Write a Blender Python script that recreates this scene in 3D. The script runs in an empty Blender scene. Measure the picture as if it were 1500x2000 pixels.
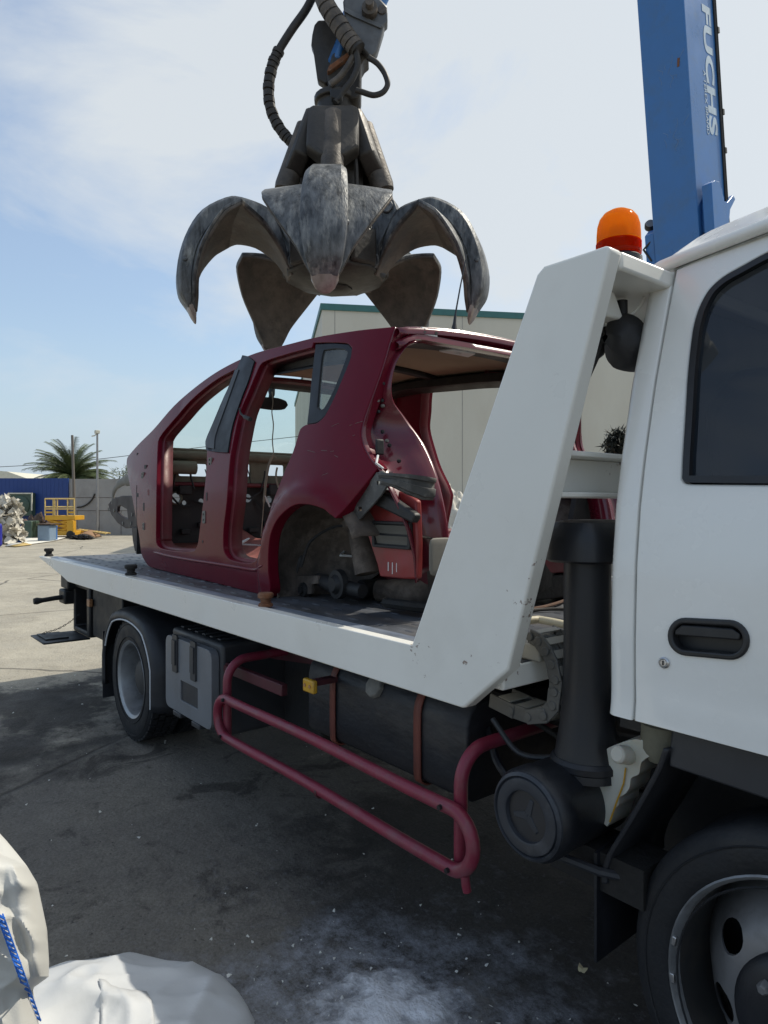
import bpy, bmesh, math, random
from mathutils import Vector, Matrix, noise
from mathutils.geometry import delaunay_2d_cdt
from mathutils.bvhtree import BVHTree
random.seed(7)
S = bpy.context.scene
COL = S.collection
PI = math.pi
R = math.radians

# ------------------------------------------------------------------ camera
# world axes: +X = the way the tow truck faces, +Y = across the truck (away), +Z up
F, CX, CY, PHI, EYE = 1350.0, 750.0, 985.0, R(51.1), 1.5
cd = bpy.data.cameras.new('camera'); cam = bpy.data.objects.new('camera', cd); COL.objects.link(cam)
cam.location = (0, 0, EYE); cam.rotation_euler = (R(90), 0, PHI)
cd.sensor_fit = 'VERTICAL'; cd.sensor_height = 36; cd.lens = 36 * F / 2000
cd.shift_y = -15 / 2000; cd.clip_start = 0.05; cd.clip_end = 2000
S.camera = cam

# ------------------------------------------------------------------ world, sun, exposure
SUN_EL, SUN_AZ = R(51), R(13.5)                     # azimuth from +Y towards +X
SV = Vector((math.sin(SUN_AZ) * math.cos(SUN_EL), math.cos(SUN_AZ) * math.cos(SUN_EL), math.sin(SUN_EL)))
W = bpy.data.worlds.new('World'); S.world = W; W.use_nodes = True
nt = W.node_tree; nt.nodes.clear()
def N(t, kind, **kw):
    n = t.nodes.new(kind)
    for k, v in kw.items():
        if k.startswith('i_'):
            n.inputs[k[2:].replace('_', ' ')].default_value = v
        else: setattr(n, k, v)
    return n
out = N(nt, 'ShaderNodeOutputWorld'); bg = N(nt, 'ShaderNodeBackground'); bg.inputs[1].default_value = 0.15
sky = N(nt, 'ShaderNodeTexSky', sky_type='NISHITA', sun_disc=False)
sky.sun_elevation = SUN_EL; sky.sun_rotation = SUN_AZ; sky.air_density = 1.2; sky.dust_density = 2.0; sky.ozone_density = 1.2
tc = N(nt, 'ShaderNodeTexCoord')
mp = N(nt, 'ShaderNodeMapping'); mp.inputs['Scale'].default_value = (1.6, 1.6, 3.2); mp.inputs['Rotation'].default_value = (0.3, 0.15, 0.5)
nz = N(nt, 'ShaderNodeTexNoise'); nz.inputs['Scale'].default_value = 1.45; nz.inputs['Detail'].default_value = 9; nz.inputs['Roughness'].default_value = 0.58; nz.inputs['Distortion'].default_value = 0.35
L = nt.links.new
L(tc.outputs['Generated'], mp.inputs[0]); L(mp.outputs[0], nz.inputs['Vector'])
dot = N(nt, 'ShaderNodeVectorMath', operation='DOT_PRODUCT'); dot.inputs[1].default_value = SV
L(tc.outputs['Generated'], dot.inputs[0])
glow = N(nt, 'ShaderNodeMapRange'); glow.inputs[1].default_value = 0.25; glow.inputs[2].default_value = 0.95; glow.inputs[3].default_value = -0.16; glow.inputs[4].default_value = 0.40
L(dot.outputs['Value'], glow.inputs[0])
ad = N(nt, 'ShaderNodeMath', operation='ADD'); L(nz.outputs[0], ad.inputs[0]); L(glow.outputs[0], ad.inputs[1])
cr = N(nt, 'ShaderNodeValToRGB'); cr.color_ramp.elements[0].position = 0.37; cr.color_ramp.elements[1].position = 0.62
cr.color_ramp.elements[0].color = (0.20, 0.20, 0.20, 1); cr.color_ramp.elements[1].color = (0.93, 0.93, 0.93, 1)
L(ad.outputs[0], cr.inputs[0])
mx = N(nt, 'ShaderNodeMixRGB'); L(cr.outputs[0], mx.inputs[0])
skm = N(nt, 'ShaderNodeMixRGB', blend_type='MULTIPLY'); skm.inputs[0].default_value = 1; skm.inputs[2].default_value = (0.86, 0.94, 1.0, 1)
L(sky.outputs[0], skm.inputs[1]); L(skm.outputs[0], mx.inputs[1])
mx.inputs[2].default_value = (4.15, 4.42, 4.62, 1)
sep = N(nt, 'ShaderNodeSeparateXYZ'); L(tc.outputs['Generated'], sep.inputs[0])
hz_ = N(nt, 'ShaderNodeMapRange', interpolation_type='SMOOTHSTEP'); hz_.inputs[1].default_value = -.02; hz_.inputs[2].default_value = .26; hz_.inputs[3].default_value = .85; hz_.inputs[4].default_value = 0; L(sep.outputs[2], hz_.inputs[0])
hm = N(nt, 'ShaderNodeMixRGB'); L(hz_.outputs[0], hm.inputs[0]); L(mx.outputs[0], hm.inputs[1]); hm.inputs[2].default_value = (3.1, 3.75, 4.5, 1)
L(hm.outputs[0], bg.inputs[0]); L(bg.outputs[0], out.inputs[0])
sd = bpy.data.lights.new('sun', 'SUN'); sun = bpy.data.objects.new('sun', sd); COL.objects.link(sun)
sd.energy = 3.3; sd.angle = R(0.55); sd.color = (1.0, 0.93, 0.80)
sun.rotation_euler = SV.to_track_quat('Z', 'Y').to_euler(); sun.location = SV * 30
S.view_settings.view_transform = 'Standard'; S.view_settings.look = 'None'; S.view_settings.exposure = 0.22; S.view_settings.gamma = 1
S.view_settings.use_curve_mapping = False
try:
    S.cycles.max_bounces = 8; S.cycles.transparent_max_bounces = 16; S.cycles.use_denoising = True
except Exception: pass

# ------------------------------------------------------------------ helpers
CD = Vector((-math.sin(PHI), math.cos(PHI), 0)); CR = Vector((math.cos(PHI), math.sin(PHI), 0)); CO = Vector((0, 0, EYE))
def ray(px, py): return CD + CR * ((px - CX) / F) + Vector((0, 0, (CY - py) / F))
def at(px, py, X=None, Y=None, Z=None, D=None):      # the world point behind a photo point, on a given real plane or depth
    q = ray(px, py)
    t = D if D is not None else (X - CO.x) / q.x if X is not None else (Y - CO.y) / q.y if Y is not None else (Z - CO.z) / q.z
    return CO + q * t

def crv(pts, closed=False, k=6, corner=50):
    """Catmull-Rom resampling that keeps sharp corners."""
    P = [Vector(p) for p in pts]; n = len(P); out = []
    def tang(i, side):
        if closed: a, b, c = P[(i - 1) % n], P[i], P[(i + 1) % n]
        else:
            if i == 0: return P[1] - P[0]
            if i == n - 1: return P[-1] - P[-2]
            a, b, c = P[i - 1], P[i], P[i + 1]
        u, v = (b - a), (c - b)
        if u.length < 1e-9 or v.length < 1e-9: return c - a
        if u.angle(v) > R(corner): return v if side else u
        m = min(u.length, v.length); return (u.normalized() + v.normalized()) * m * 0.5
    m = n if closed else n - 1
    for i in range(m):
        a, b = P[i], P[(i + 1) % n]; t0, t1 = tang(i, 1), tang((i + 1) % n, 0)
        L_ = (b - a).length
        if t0.length > L_: t0 = t0 * (L_ / t0.length)
        if t1.length > L_: t1 = t1 * (L_ / t1.length)
        for j in range(k):
            s = j / k; s2, s3 = s * s, s * s * s
            out.append(a * (2 * s3 - 3 * s2 + 1) + t0 * (s3 - 2 * s2 + s) + b * (3 * s2 - 2 * s3) + t1 * (s3 - s2))
    if not closed: out.append(P[-1].copy())
    return out

def inside(p, poly):
    c = False; x, y = p[0], p[1]; n = len(poly); j = n - 1
    for i in range(n):
        xi, yi = poly[i][0], poly[i][1]; xj, yj = poly[j][0], poly[j][1]
        if (yi > y) != (yj > y) and x < (xj - xi) * (y - yi) / (yj - yi + 1e-15) + xi: c = not c
        j = i
    return c
def cdt(outer, holes=(), step=None):
    V, Ed = [], []
    for lp in [outer] + list(holes):
        b = len(V); n = len(lp); V += [Vector((p[0], p[1])) for p in lp]; Ed += [(b + i, b + (i + 1) % n) for i in range(n)]
    if step:
        xs = [p[0] for p in outer]; ys = [p[1] for p in outer]
        y = min(ys) + step * .5; r_ = 0
        bl = [V[e[0]] for e in Ed]
        cells = {}
        for e in Ed:
            a, b = V[e[0]], V[e[1]]; m = max(1, int((b - a).length / (step * .5)))
            for q in range(m + 1):
                p = a.lerp(b, q / m); cells.setdefault((int(p.x // step), int(p.y // step)), []).append(p)
        while y < max(ys):
            x = min(xs) + step * (.5 if r_ % 2 else .25)
            while x < max(xs):
                p = Vector((x, y))
                if inside(p, outer) and not any(inside(p, h) for h in holes):
                    cx, cy = int(x // step), int(y // step)
                    if all((q - p).length > step * .5 for i in (-1, 0, 1) for j in (-1, 0, 1) for q in cells.get((cx + i, cy + j), ())): V.append(p)
                x += step
            y += step * .87; r_ += 1
    r = delaunay_2d_cdt(V, Ed, [], 0, 1e-6)
    vs, fs = r[0], r[2]; keep = []
    for f in fs:
        c = sum((vs[i] for i in f), Vector((0, 0))) / len(f)
        if inside(c, outer) and not any(inside(c, h) for h in holes):
            a, b, d = vs[f[0]], vs[f[1]], vs[f[2]]
            if (b - a).cross(d - a) < 0: f = list(f)[::-1]
            keep.append(list(f))
    return vs, keep

OFF = {}
class MB:
    def __init__(s): s.v, s.f = [], []
    def add(s, vs, fs):
        b = len(s.v); s.v += [tuple(v) for v in vs]; s.f += [[i + b for i in f] for f in fs]; return s
    def box(s, a, b, M=None):
        x0, y0, z0 = a; x1, y1, z1 = b
        vs = [Vector(p) for p in ((x0,y0,z0),(x1,y0,z0),(x1,y1,z0),(x0,y1,z0),(x0,y0,z1),(x1,y0,z1),(x1,y1,z1),(x0,y1,z1))]
        if M: vs = [M @ v for v in vs]
        return s.add(vs, [(0,3,2,1),(4,5,6,7),(0,1,5,4),(1,2,6,5),(2,3,7,6),(3,0,4,7)])
    def tube(s, pts, r, n=10, closed=False, flat=None):
        P = [Vector(p) for p in pts]; m = len(P); vs, fs = [], []; up = None
        for i in range(m):
            if closed: t = P[(i + 1) % m] - P[i - 1]
            else: t = P[min(i + 1, m - 1)] - P[max(i - 1, 0)]
            t = t.normalized() if t.length > 1e-9 else Vector((0, 0, 1))
            if up is None:
                up = Vector((0, 0, 1)) if abs(t.z) < .9 else Vector((1, 0, 0))
            a = (up - t * up.dot(t)).normalized(); b = t.cross(a); up = a
            rr = r[i] if isinstance(r, (list, tuple)) else r
            for j in range(n):
                w = 2 * PI * j / n; vs.append(P[i] + a * math.cos(w) * rr + b * math.sin(w) * rr * (flat or 1))
        for i in range(m if closed else m - 1):
            for j in range(n):
                i2 = (i + 1) % m; fs.append((i*n+j, i*n+(j+1)%n, i2*n+(j+1)%n, i2*n+j))
        if not closed: fs += [tuple(range(n))[::-1], tuple((m-1)*n + j for j in range(n))]
        return s.add(vs, fs)
    def lathe(s, prof, o, ax, n=32, closed=False, arc=None):
        """prof = [(radius, height along ax)]"""
        o = Vector(o); ax = Vector(ax).normalized(); u = ax.orthogonal().normalized(); w = ax.cross(u); vs, fs = [], []; m = len(prof)
        a0, a1 = arc or (0, 2 * PI); full = arc is None; nn = n if full else n + 1
        for r, h in prof:
            for j in range(nn):
                t = a0 + (a1 - a0) * j / n; vs.append(o + ax * h + (u * math.cos(t) + w * math.sin(t)) * r)
        for i in range(m if closed else m - 1):
            i2 = (i + 1) % m
            for j in range(n):
                j2 = (j + 1) % nn; fs.append((i*nn+j, i*nn+j2, i2*nn+j2, i2*nn+j))
        if full and not closed:
            if prof[0][0] > 1e-6: fs.append(tuple(range(nn))[::-1])
            if prof[-1][0] > 1e-6: fs.append(tuple((m-1)*nn + j for j in range(nn)))
        return s.add(vs, fs)
    def panel(s, outer, holes, fn, back, step=None):
        """sheet over a 2D outline: fn(u,v) front point, back(u,v) rear point"""
        vs, fs = cdt(outer, holes, step); n = len(vs)
        P = [fn(v[0], v[1]) for v in vs]
        if back is None: return s.add(P, fs)
        Q = [back(v[0], v[1]) for v in vs]; G = [tuple(f) for f in fs] + [tuple(i + n for i in f[::-1]) for f in fs]
        cnt = {}
        for f in fs:
            for i in range(len(f)):
                e = (f[i], f[(i + 1) % len(f)]); cnt[e] = 1
        for (a, b) in list(cnt):
            if (b, a) not in cnt: G.append((b, a, a + n, b + n))
        return s.add(P + Q, G)
    def prism(s, poly, ax, a, b, holes=()):
        """polygon in the plane across ax ('x': (y,z), 'y': (x,z), 'z': (x,y)), extruded a..b"""
        k = {'x': lambda u, v, t: (t, u, v), 'y': lambda u, v, t: (u, t, v), 'z': lambda u, v, t: (u, v, t)}[ax]
        return s.panel(poly, list(holes), lambda u, v: k(u, v, a), lambda u, v: k(u, v, b))
    def grid(s, P, closed_u=False):
        """P[i][j] points"""
        n, m = len(P), len(P[0]); fs = []
        for i in range(n if closed_u else n - 1):
            for j in range(m - 1):
                i2 = (i + 1) % n; fs.append((i*m+j, i*m+j+1, i2*m+j+1, i2*m+j))
        return s.add([q for r in P for q in r], fs)
    def xf(s, M):
        s.v = [tuple(M @ Vector(v)) for v in s.v]; return s
    def build(s, name, mat, parent=None, bevel=0, seg=2, ang=38, solid=0, sub=0, loc=None):
        me = bpy.data.meshes.new(name); off = OFF.get(parent.name, Vector()) if parent else Vector()
        if loc is not None:                       # verts given about loc
            o_off = Vector(loc); vv = s.v
        else:
            o_off = off; vv = [(v[0]-off[0], v[1]-off[1], v[2]-off[2]) for v in s.v]
        me.from_pydata(vv, [], s.f); me.validate(); 
        bm = bmesh.new(); bm.from_mesh(me); bmesh.ops.recalc_face_normals(bm, faces=bm.faces); bm.to_mesh(me); bm.free()
        for p in me.polygons: p.use_smooth = True
        me.set_sharp_from_angle(angle=R(ang)); me.materials.append(mat)
        o = bpy.data.objects.new(name, me); COL.objects.link(o)
        if parent: o.parent = parent
        if loc is not None: o.location = Vector(loc) - off; OFF[o.name] = Vector(loc)
        else: OFF[o.name] = off
        if solid:
            m = o.modifiers.new('thickness', 'SOLIDIFY'); m.thickness = solid; m.offset = 0
        if sub:
            m = o.modifiers.new('smooth', 'SUBSURF'); m.levels = sub; m.render_levels = sub
        if bevel:
            m = o.modifiers.new('edges', 'BEVEL'); m.width = bevel; m.segments = seg; m.limit_method = 'ANGLE'; m.angle_limit = R(40); m.harden_normals = False
        return o
def tag(o, label=None, cat=None, group=None, kind=None):
    if label: o['label'] = label
    if cat: o['category'] = cat
    if group: o['group'] = group
    if kind: o['kind'] = kind
    return o
def root(name, loc, label, cat, rz=0, group=None, local=False):
    o = bpy.data.objects.new(name, None); COL.objects.link(o); o.location = loc; o.rotation_euler = (0, 0, rz); o.empty_display_size = .2
    OFF[o.name] = Vector((0, 0, 0)) if local else Vector(loc)
    return tag(o, label, cat, group)

# ------------------------------------------------------------------ materials
def mat(name, col, rough=.5, metal=0, var=.12, scale=6, bump=0, bscale=60, dirt=None, damt=.5, dscale=3, coat=0, spec=.5, stretch=(1,1,1), rvar=.12, detail=6, chips=None):
    m = bpy.data.materials.new(name); m.use_nodes = True; t = m.node_tree; p = t.nodes['Principled BSDF']; L = t.links.new
    tc = N(t, 'ShaderNodeTexCoord'); mp = N(t, 'ShaderNodeMapping'); mp.inputs['Scale'].default_value = stretch; L(tc.outputs['Object'], mp.inputs[0])
    nz = N(t, 'ShaderNodeTexNoise'); nz.inputs['Scale'].default_value = scale; nz.inputs['Detail'].default_value = detail; nz.inputs['Roughness'].default_value = .6; L(mp.outputs[0], nz.inputs['Vector'])
    mr = N(t, 'ShaderNodeMapRange'); mr.inputs[1].default_value = .3; mr.inputs[2].default_value = .7; mr.inputs[3].default_value = 1 - var; mr.inputs[4].default_value = 1 + var; L(nz.outputs[0], mr.inputs[0])
    mu = N(t, 'ShaderNodeVectorMath', operation='SCALE'); mu.inputs[0].default_value = col[:3]; L(mr.outputs[0], mu.inputs['Scale'])
    c = mu.outputs[0]
    if dirt:
        n2 = N(t, 'ShaderNodeTexNoise'); n2.inputs['Scale'].default_value = dscale; n2.inputs['Detail'].default_value = 9; n2.inputs['Roughness'].default_value = .68; L(mp.outputs[0], n2.inputs['Vector'])
        r2 = N(t, 'ShaderNodeMapRange'); r2.inputs[1].default_value = .5; r2.inputs[2].default_value = .72; r2.inputs[3].default_value = 0; r2.inputs[4].default_value = damt; L(n2.outputs[0], r2.inputs[0])
        mxx = N(t, 'ShaderNodeMixRGB'); L(r2.outputs[0], mxx.inputs[0]); L(c, mxx.inputs[1]); mxx.inputs[2].default_value = (*dirt[:3], 1); c = mxx.outputs[0]
    if chips:
        n4 = N(t, 'ShaderNodeTexNoise'); n4.inputs['Scale'].default_value = 38; n4.inputs['Detail'].default_value = 6; n4.inputs['Roughness'].default_value = .7; L(mp.outputs[0], n4.inputs['Vector'])
        n5 = N(t, 'ShaderNodeTexNoise'); n5.inputs['Scale'].default_value = 2.3; n5.inputs['Detail'].default_value = 3; L(tc.outputs['Object'], n5.inputs['Vector'])
        a5 = N(t, 'ShaderNodeMath', operation='MULTIPLY'); L(n4.outputs[0], a5.inputs[0]); L(n5.outputs[0], a5.inputs[1])
        r5 = N(t, 'ShaderNodeMapRange'); r5.inputs[1].default_value = .408; r5.inputs[2].default_value = .428; r5.inputs[3].default_value = 0; r5.inputs[4].default_value = .8; L(a5.outputs[0], r5.inputs[0])
        m5 = N(t, 'ShaderNodeMixRGB'); L(r5.outputs[0], m5.inputs[0]); L(c, m5.inputs[1]); m5.inputs[2].default_value = (*chips, 1); c = m5.outputs[0]
    L(c, p.inputs['Base Color'])
    rr = N(t, 'ShaderNodeMapRange'); rr.inputs[1].default_value = .3; rr.inputs[2].default_value = .7; rr.inputs[3].default_value = max(.02, rough - rvar); rr.inputs[4].default_value = min(1, rough + rvar); L(nz.outputs[0], rr.inputs[0]); L(rr.outputs[0], p.inputs['Roughness'])
    p.inputs['Metallic'].default_value = metal; p.inputs['Specular IOR Level'].default_value = spec
    if coat: p.inputs['Coat Weight'].default_value = coat; p.inputs['Coat Roughness'].default_value = .06
    if bump:
        n3 = N(t, 'ShaderNodeTexNoise'); n3.inputs['Scale'].default_value = bscale; n3.inputs['Detail'].default_value = 5; L(mp.outputs[0], n3.inputs['Vector'])
        b = N(t, 'ShaderNodeBump'); b.inputs['Strength'].default_value = bump; b.inputs['Distance'].default_value = .02; L(n3.outputs[0], b.inputs['Height']); L(b.outputs[0], p.inputs['Normal'])
    return m
def glassmat(name, tint, rough=.02, dust=.0, fac=.06):
    m = bpy.data.materials.new(name); m.use_nodes = True; t = m.node_tree; t.nodes.clear(); L = t.links.new
    o = N(t, 'ShaderNodeOutputMaterial'); tr = N(t, 'ShaderNodeBsdfTransparent'); tr.inputs[0].default_value = (*tint, 1)
    gl = N(t, 'ShaderNodeBsdfGlossy'); gl.inputs['Roughness'].default_value = rough; gl.inputs[0].default_value = (1, 1, 1, 1)
    fr = N(t, 'ShaderNodeLayerWeight'); fr.inputs[0].default_value = .12
    mx = N(t, 'ShaderNodeMixShader'); mx.inputs[0].default_value = fac; L(tr.outputs[0], mx.inputs[1]); L(gl.outputs[0], mx.inputs[2])
    last = mx
    if dust:
        df = N(t, 'ShaderNodeBsdfDiffuse'); df.inputs[0].default_value = (.75, .78, .74, 1)
        tc = N(t, 'ShaderNodeTexCoord'); nz = N(t, 'ShaderNodeTexNoise'); nz.inputs['Scale'].default_value = 7; nz.inputs['Detail'].default_value = 9; L(tc.outputs['Object'], nz.inputs['Vector'])
        r_ = N(t, 'ShaderNodeMapRange'); r_.inputs[1].default_value = .3; r_.inputs[2].default_value = .75; r_.inputs[3].default_value = dust * .4; r_.inputs[4].default_value = dust * 1.5; L(nz.outputs[0], r_.inputs[0])
        m2 = N(t, 'ShaderNodeMixShader'); L(r_.outputs[0], m2.inputs[0]); L(mx.outputs[0], m2.inputs[1]); L(df.outputs[0], m2.inputs[2]); last = m2
    L(last.outputs[0], o.inputs[0]); return m

M = {}
M['white'] = mat('truck_white_paint', (.79, .78, .725), .36, var=.03, scale=2.5, dirt=(.58, .56, .50), damt=.26, dscale=2.2, bump=.02, bscale=14, chips=(.16, .085, .05))
M['cabwhite'] = mat('cab_white_paint', (.82, .815, .775), .24, var=.02, scale=2, dirt=(.60, .58, .52), damt=.22, dscale=2.6, coat=.5)
M['deck'] = mat('deck_steel', (.085, .093, .108), .5, .2, var=.5, scale=5, dirt=(.20, .165, .13), damt=.5, dscale=3.4, bump=.15, bscale=70, stretch=(.6, 1.6, 1))
M['deckedge'] = mat('deck_edge_worn', (.22, .26, .33), .42, .4, var=.3, scale=9, dirt=(.5, .53, .56), damt=.8, dscale=6, stretch=(.4, 1, 1))
M['frame'] = mat('chassis_red_paint', (.075, .016, .022), .55, var=.25, dirt=(.03, .025, .022), damt=.75, dscale=4)
M['guard'] = mat('guard_red_paint', (.20, .022, .045), .42, var=.12, scale=10, dirt=(.16, .11, .11), damt=.45, dscale=9, bump=.05, bscale=90, chips=(.05, .03, .03))
M['black'] = mat('black_steel', (.008, .0085, .010), .55, var=.3, dirt=(.03, .027, .024), damt=.4, dscale=5, bump=.1)
M['chassis'] = mat('dirty_chassis', (.011, .0105, .010), .75, var=.35, dirt=(.034, .028, .024), damt=.5, dscale=6, bump=.25, bscale=40)
M['plastic'] = mat('black_plastic', (.010, .0115, .0155), .45, var=.15, dirt=(.045, .047, .052), damt=.28, dscale=3, bump=.05, bscale=160)
M['mudguard'] = mat('mudguard_plastic', (.018, .0195, .024), .52, var=.15, dirt=(.06, .058, .056), damt=.4, dscale=4, bump=.05, bscale=120)
M['rubber'] = mat('tyre_rubber', (.009, .010, .0125), .66, var=.2, scale=14, dirt=(.034, .033, .032), damt=.45, dscale=5, bump=.12, bscale=90)
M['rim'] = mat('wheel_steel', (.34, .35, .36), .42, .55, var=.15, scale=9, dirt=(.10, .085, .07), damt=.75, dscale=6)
M['rimshade'] = mat('wheel_recess_shade_dirt', (.05, .05, .05), .6, .2, var=.2, dirt=(.1, .085, .07), damt=.6, dscale=8)  # darkened wheel steel with dirt; recess shade put into the colour
M['silver'] = mat('wheel_silver_paint', (.22, .22, .225), .45, .4, var=.12, scale=7, dirt=(.09, .08, .07), damt=.65, dscale=9)
M['piping'] = mat('white_piping', (.62, .63, .64), .5)
M['toolbox'] = mat('grey_box_plastic', (.17, .18, .195), .45, var=.05, dirt=(.11, .105, .10), damt=.45, dscale=3.5, bump=.06, bscale=200)
M['toolboxdark'] = mat('dark_box_plastic', (.035, .037, .042), .5, var=.1, dirt=(.09, .085, .08), damt=.3)
M['tank'] = mat('fuel_tank_plastic', (.011, .0125, .017), .52, var=.25, scale=4, dirt=(.082, .075, .067), damt=.5, dscale=3, bump=.12, bscale=22, stretch=(1, 1, 2))
M['strap'] = mat('tank_strap', (.16, .042, .028), .6, var=.25, dirt=(.05, .03, .025), damt=.6, dscale=8)
M['cap'] = mat('dusty_cap', (.16, .16, .15), .7, var=.2, dirt=(.3, .29, .26), damt=.5, dscale=20)
M['yellow'] = mat('marker_yellow', (.55, .30, .02), .35, var=.15, dirt=(.2, .14, .06), damt=.5, dscale=20)
M['amber'] = mat('amber_plastic', (.35, .17, .08), .4, var=.2)
M['bottle'] = mat('milky_plastic', (.52, .50, .43), .45, var=.06, scale=12, dirt=(.42, .33, .16), damt=.35, dscale=7)
M['bottle'].node_tree.nodes['Principled BSDF'].inputs['Subsurface Weight'].default_value = .15
M['chain'] = mat('cable_chain_plastic', (.085, .085, .08), .5, var=.12, dirt=(.28, .27, .24), damt=.3, dscale=8)
M['chainlight'] = mat('cable_chain_bars', (.33, .32, .28), .5, var=.1)
M['hose_cream'] = mat('cream_hose', (.55, .50, .36), .5, var=.1)
M['rope'] = mat('brown_rope', (.10, .055, .035), .85, var=.4, scale=60)
M['lid'] = mat('dusty_drum_lid', (.022, .026, .034), .5, var=.3, scale=5, dirt=(.11, .115, .125), damt=.7, dscale=8, bump=.05, bscale=90)
M['seal'] = mat('window_seal', (.012, .012, .014), .42, var=.1)
M['handle'] = mat('door_handle_plastic', (.017, .018, .02), .45, var=.15, dirt=(.06, .06, .06), damt=.3, dscale=20)
M['chrome'] = mat('lock_metal', (.55, .55, .55), .3, .9, var=.1)
M['inner'] = mat('cab_interior', (.09, .095, .10), .7, dirt=(.2, .2, .19), damt=.5)
M['bag_black'] = mat('black_sheet', (.018, .018, .02), .55, var=.2, bump=.3, bscale=12)
M['redpaint'] = mat('car_red_paint', (.120, .0058, .0165), .22, .0, spec=.10, var=.07, scale=3, dirt=(.075, .02, .024), damt=.25, dscale=5, coat=.03, rvar=.06)
M['redgloss'] = mat('car_red_gloss', (.112, .006, .018), .24, .0, var=.08, scale=5, dirt=(.07, .02, .022), damt=.45, dscale=7, spec=.5, coat=.3, rvar=.06)
M['redinner'] = mat('car_red_primer', (.13, .016, .024), .5, .1, var=.2, scale=7, dirt=(.05, .026, .022), damt=.6, dscale=6, bump=.05)
M['redflat'] = mat('car_red_underpaint', (.24, .028, .028), .45, .1, var=.15, scale=8, dirt=(.10, .03, .025), damt=.5, dscale=7)
M['floor'] = mat('car_floor_pan', (.30, .10, .085), .6, var=.2, scale=9, dirt=(.12, .06, .05), damt=.6, dscale=6, bump=.1, bscale=20)
M['liner'] = mat('headliner', (.34, .28, .19), .9, var=.06, dirt=(.16, .13, .10), damt=.4, dscale=3)
M['khaki'] = mat('dusty_dash_beam', (.17, .16, .115), .8, var=.2, dirt=(.06, .055, .045), damt=.6, dscale=6, bump=.1)
M['sash'] = mat('pillar_sash', (.008, .009, .012), .45, var=.08, spec=.3)
M['carblack'] = mat('car_black_parts', (.016, .016, .017), .6, var=.3, dirt=(.045, .042, .038), damt=.5, dscale=8, bump=.1)
M['wheelhouse'] = mat('dirty_wheelhouse', (.085, .068, .056), .85, var=.6, scale=9, dirt=(.30, .25, .21), damt=.7, dscale=5, bump=.3, bscale=30)
M['bracketgrey'] = mat('bumper_bracket', (.07, .07, .068), .55, var=.4, dirt=(.24, .23, .20), damt=.7, dscale=12, bump=.05)
M['vent'] = mat('vent_flap', (.11, .105, .09), .6, var=.15)
M['subframe'] = mat('car_subframe', (.022, .013, .013), .6, var=.3, dirt=(.06, .055, .045), damt=.5, dscale=7)
M['dustygrey'] = mat('dusty_metal', (.20, .19, .165), .75, var=.25, dirt=(.10, .085, .07), damt=.5)
M['whitebit'] = mat('white_bits', (.72, .72, .70), .6, var=.1)
M['glass'] = glassmat('windscreen_glass', (.88, .97, .93), dust=.03)
M['qglass'] = glassmat('quarter_glass', (.52, .60, .60), dust=.10)
M['strapcol'] = mat('belt_webbing', (.30, .27, .21), .9, var=.2)
M['grab'] = mat('grapple_worn_steel', (.095, .10, .105), .48, .35, var=.8, scale=24, dirt=(.40, .39, .36), damt=.9, dscale=11, bump=.25, bscale=70, detail=12, stretch=(1, 1, .35))
M['grabdark'] = mat('grapple_brown_steel', (.085, .072, .060), .55, .2, var=.6, scale=9, dirt=(.20, .165, .135), damt=.75, dscale=5, bump=.22, bscale=45, detail=11)
M['grabbody'] = mat('grapple_greasy_steel', (.040, .036, .032), .5, .25, var=.35, dirt=(.09, .078, .065), damt=.6, dscale=5, bump=.15, bscale=30)
M['grabtip'] = mat('grapple_tip', (.30, .26, .24), .4, .55, var=.25, scale=14, dirt=(.14, .075, .065), damt=.7, dscale=9)
M['greyplate'] = mat('grey_link_plate', (.11, .115, .12), .5, .2, var=.25, dirt=(.05, .045, .04), damt=.6, dscale=7)
M['rubberhose'] = mat('hydraulic_hose', (.022, .020, .018), .6, var=.25, dirt=(.07, .055, .045), damt=.5, dscale=15)
M['boom'] = mat('boom_blue_paint', (.040, .155, .40), .36, var=.07, scale=3, dirt=(.06, .14, .28), damt=.7, dscale=4, bump=.03, bscale=12)
M['sign'] = mat('white_lettering', (.40, .50, .60), .5, var=.15)
M['scratch'] = mat('bare_scratch', (.22, .30, .42), .5)
M['rust'] = mat('rust', (.16, .065, .03), .9, var=.4, scale=30, dirt=(.30, .27, .22), damt=.4, dscale=20)
M['cream'] = mat('precast_cream', (.53, .51, .44), .8, var=.05, scale=.5, dirt=(.42, .37, .29), damt=.35, dscale=.35, bump=.03, bscale=5, stretch=(1, 1, .35))
M['coping'] = mat('green_coping', (.035, .13, .125), .5)
M['joint'] = mat('joint_sealant', (.27, .26, .24), .9)
M['concrete'] = mat('wall_concrete', (.34, .33, .315), .85, var=.10, scale=.8, dirt=(.22, .21, .20), damt=.6, dscale=.7, bump=.05, bscale=6)
M['blueboard'] = mat('blue_sheet', (.012, .045, .20), .5, var=.05, scale=1)
M['lift'] = mat('lift_yellow', (.62, .33, .02), .45, var=.08, dirt=(.3, .16, .03), damt=.4, dscale=3)
M['liftpale'] = mat('lift_rail_pale', (.62, .45, .16), .5, var=.12)
M['green'] = mat('green_machine', (.05, .085, .06), .5, var=.2)
M['trunk'] = mat('palm_trunk', (.09, .065, .045), .9, var=.4, bump=.5)
M['frond'] = mat('palm_leaf', (.085, .11, .045), .5, var=.45, scale=3)
M['shrub'] = mat('shrub_leaf', (.022, .025, .018), .7, var=.5, scale=5)
M['wood'] = mat('weathered_pole', (.15, .135, .12), .85, var=.25, stretch=(4, 4, .4))
M['greysteel'] = mat('galvanised_pole', (.30, .30, .30), .5, .4, var=.1)
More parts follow.
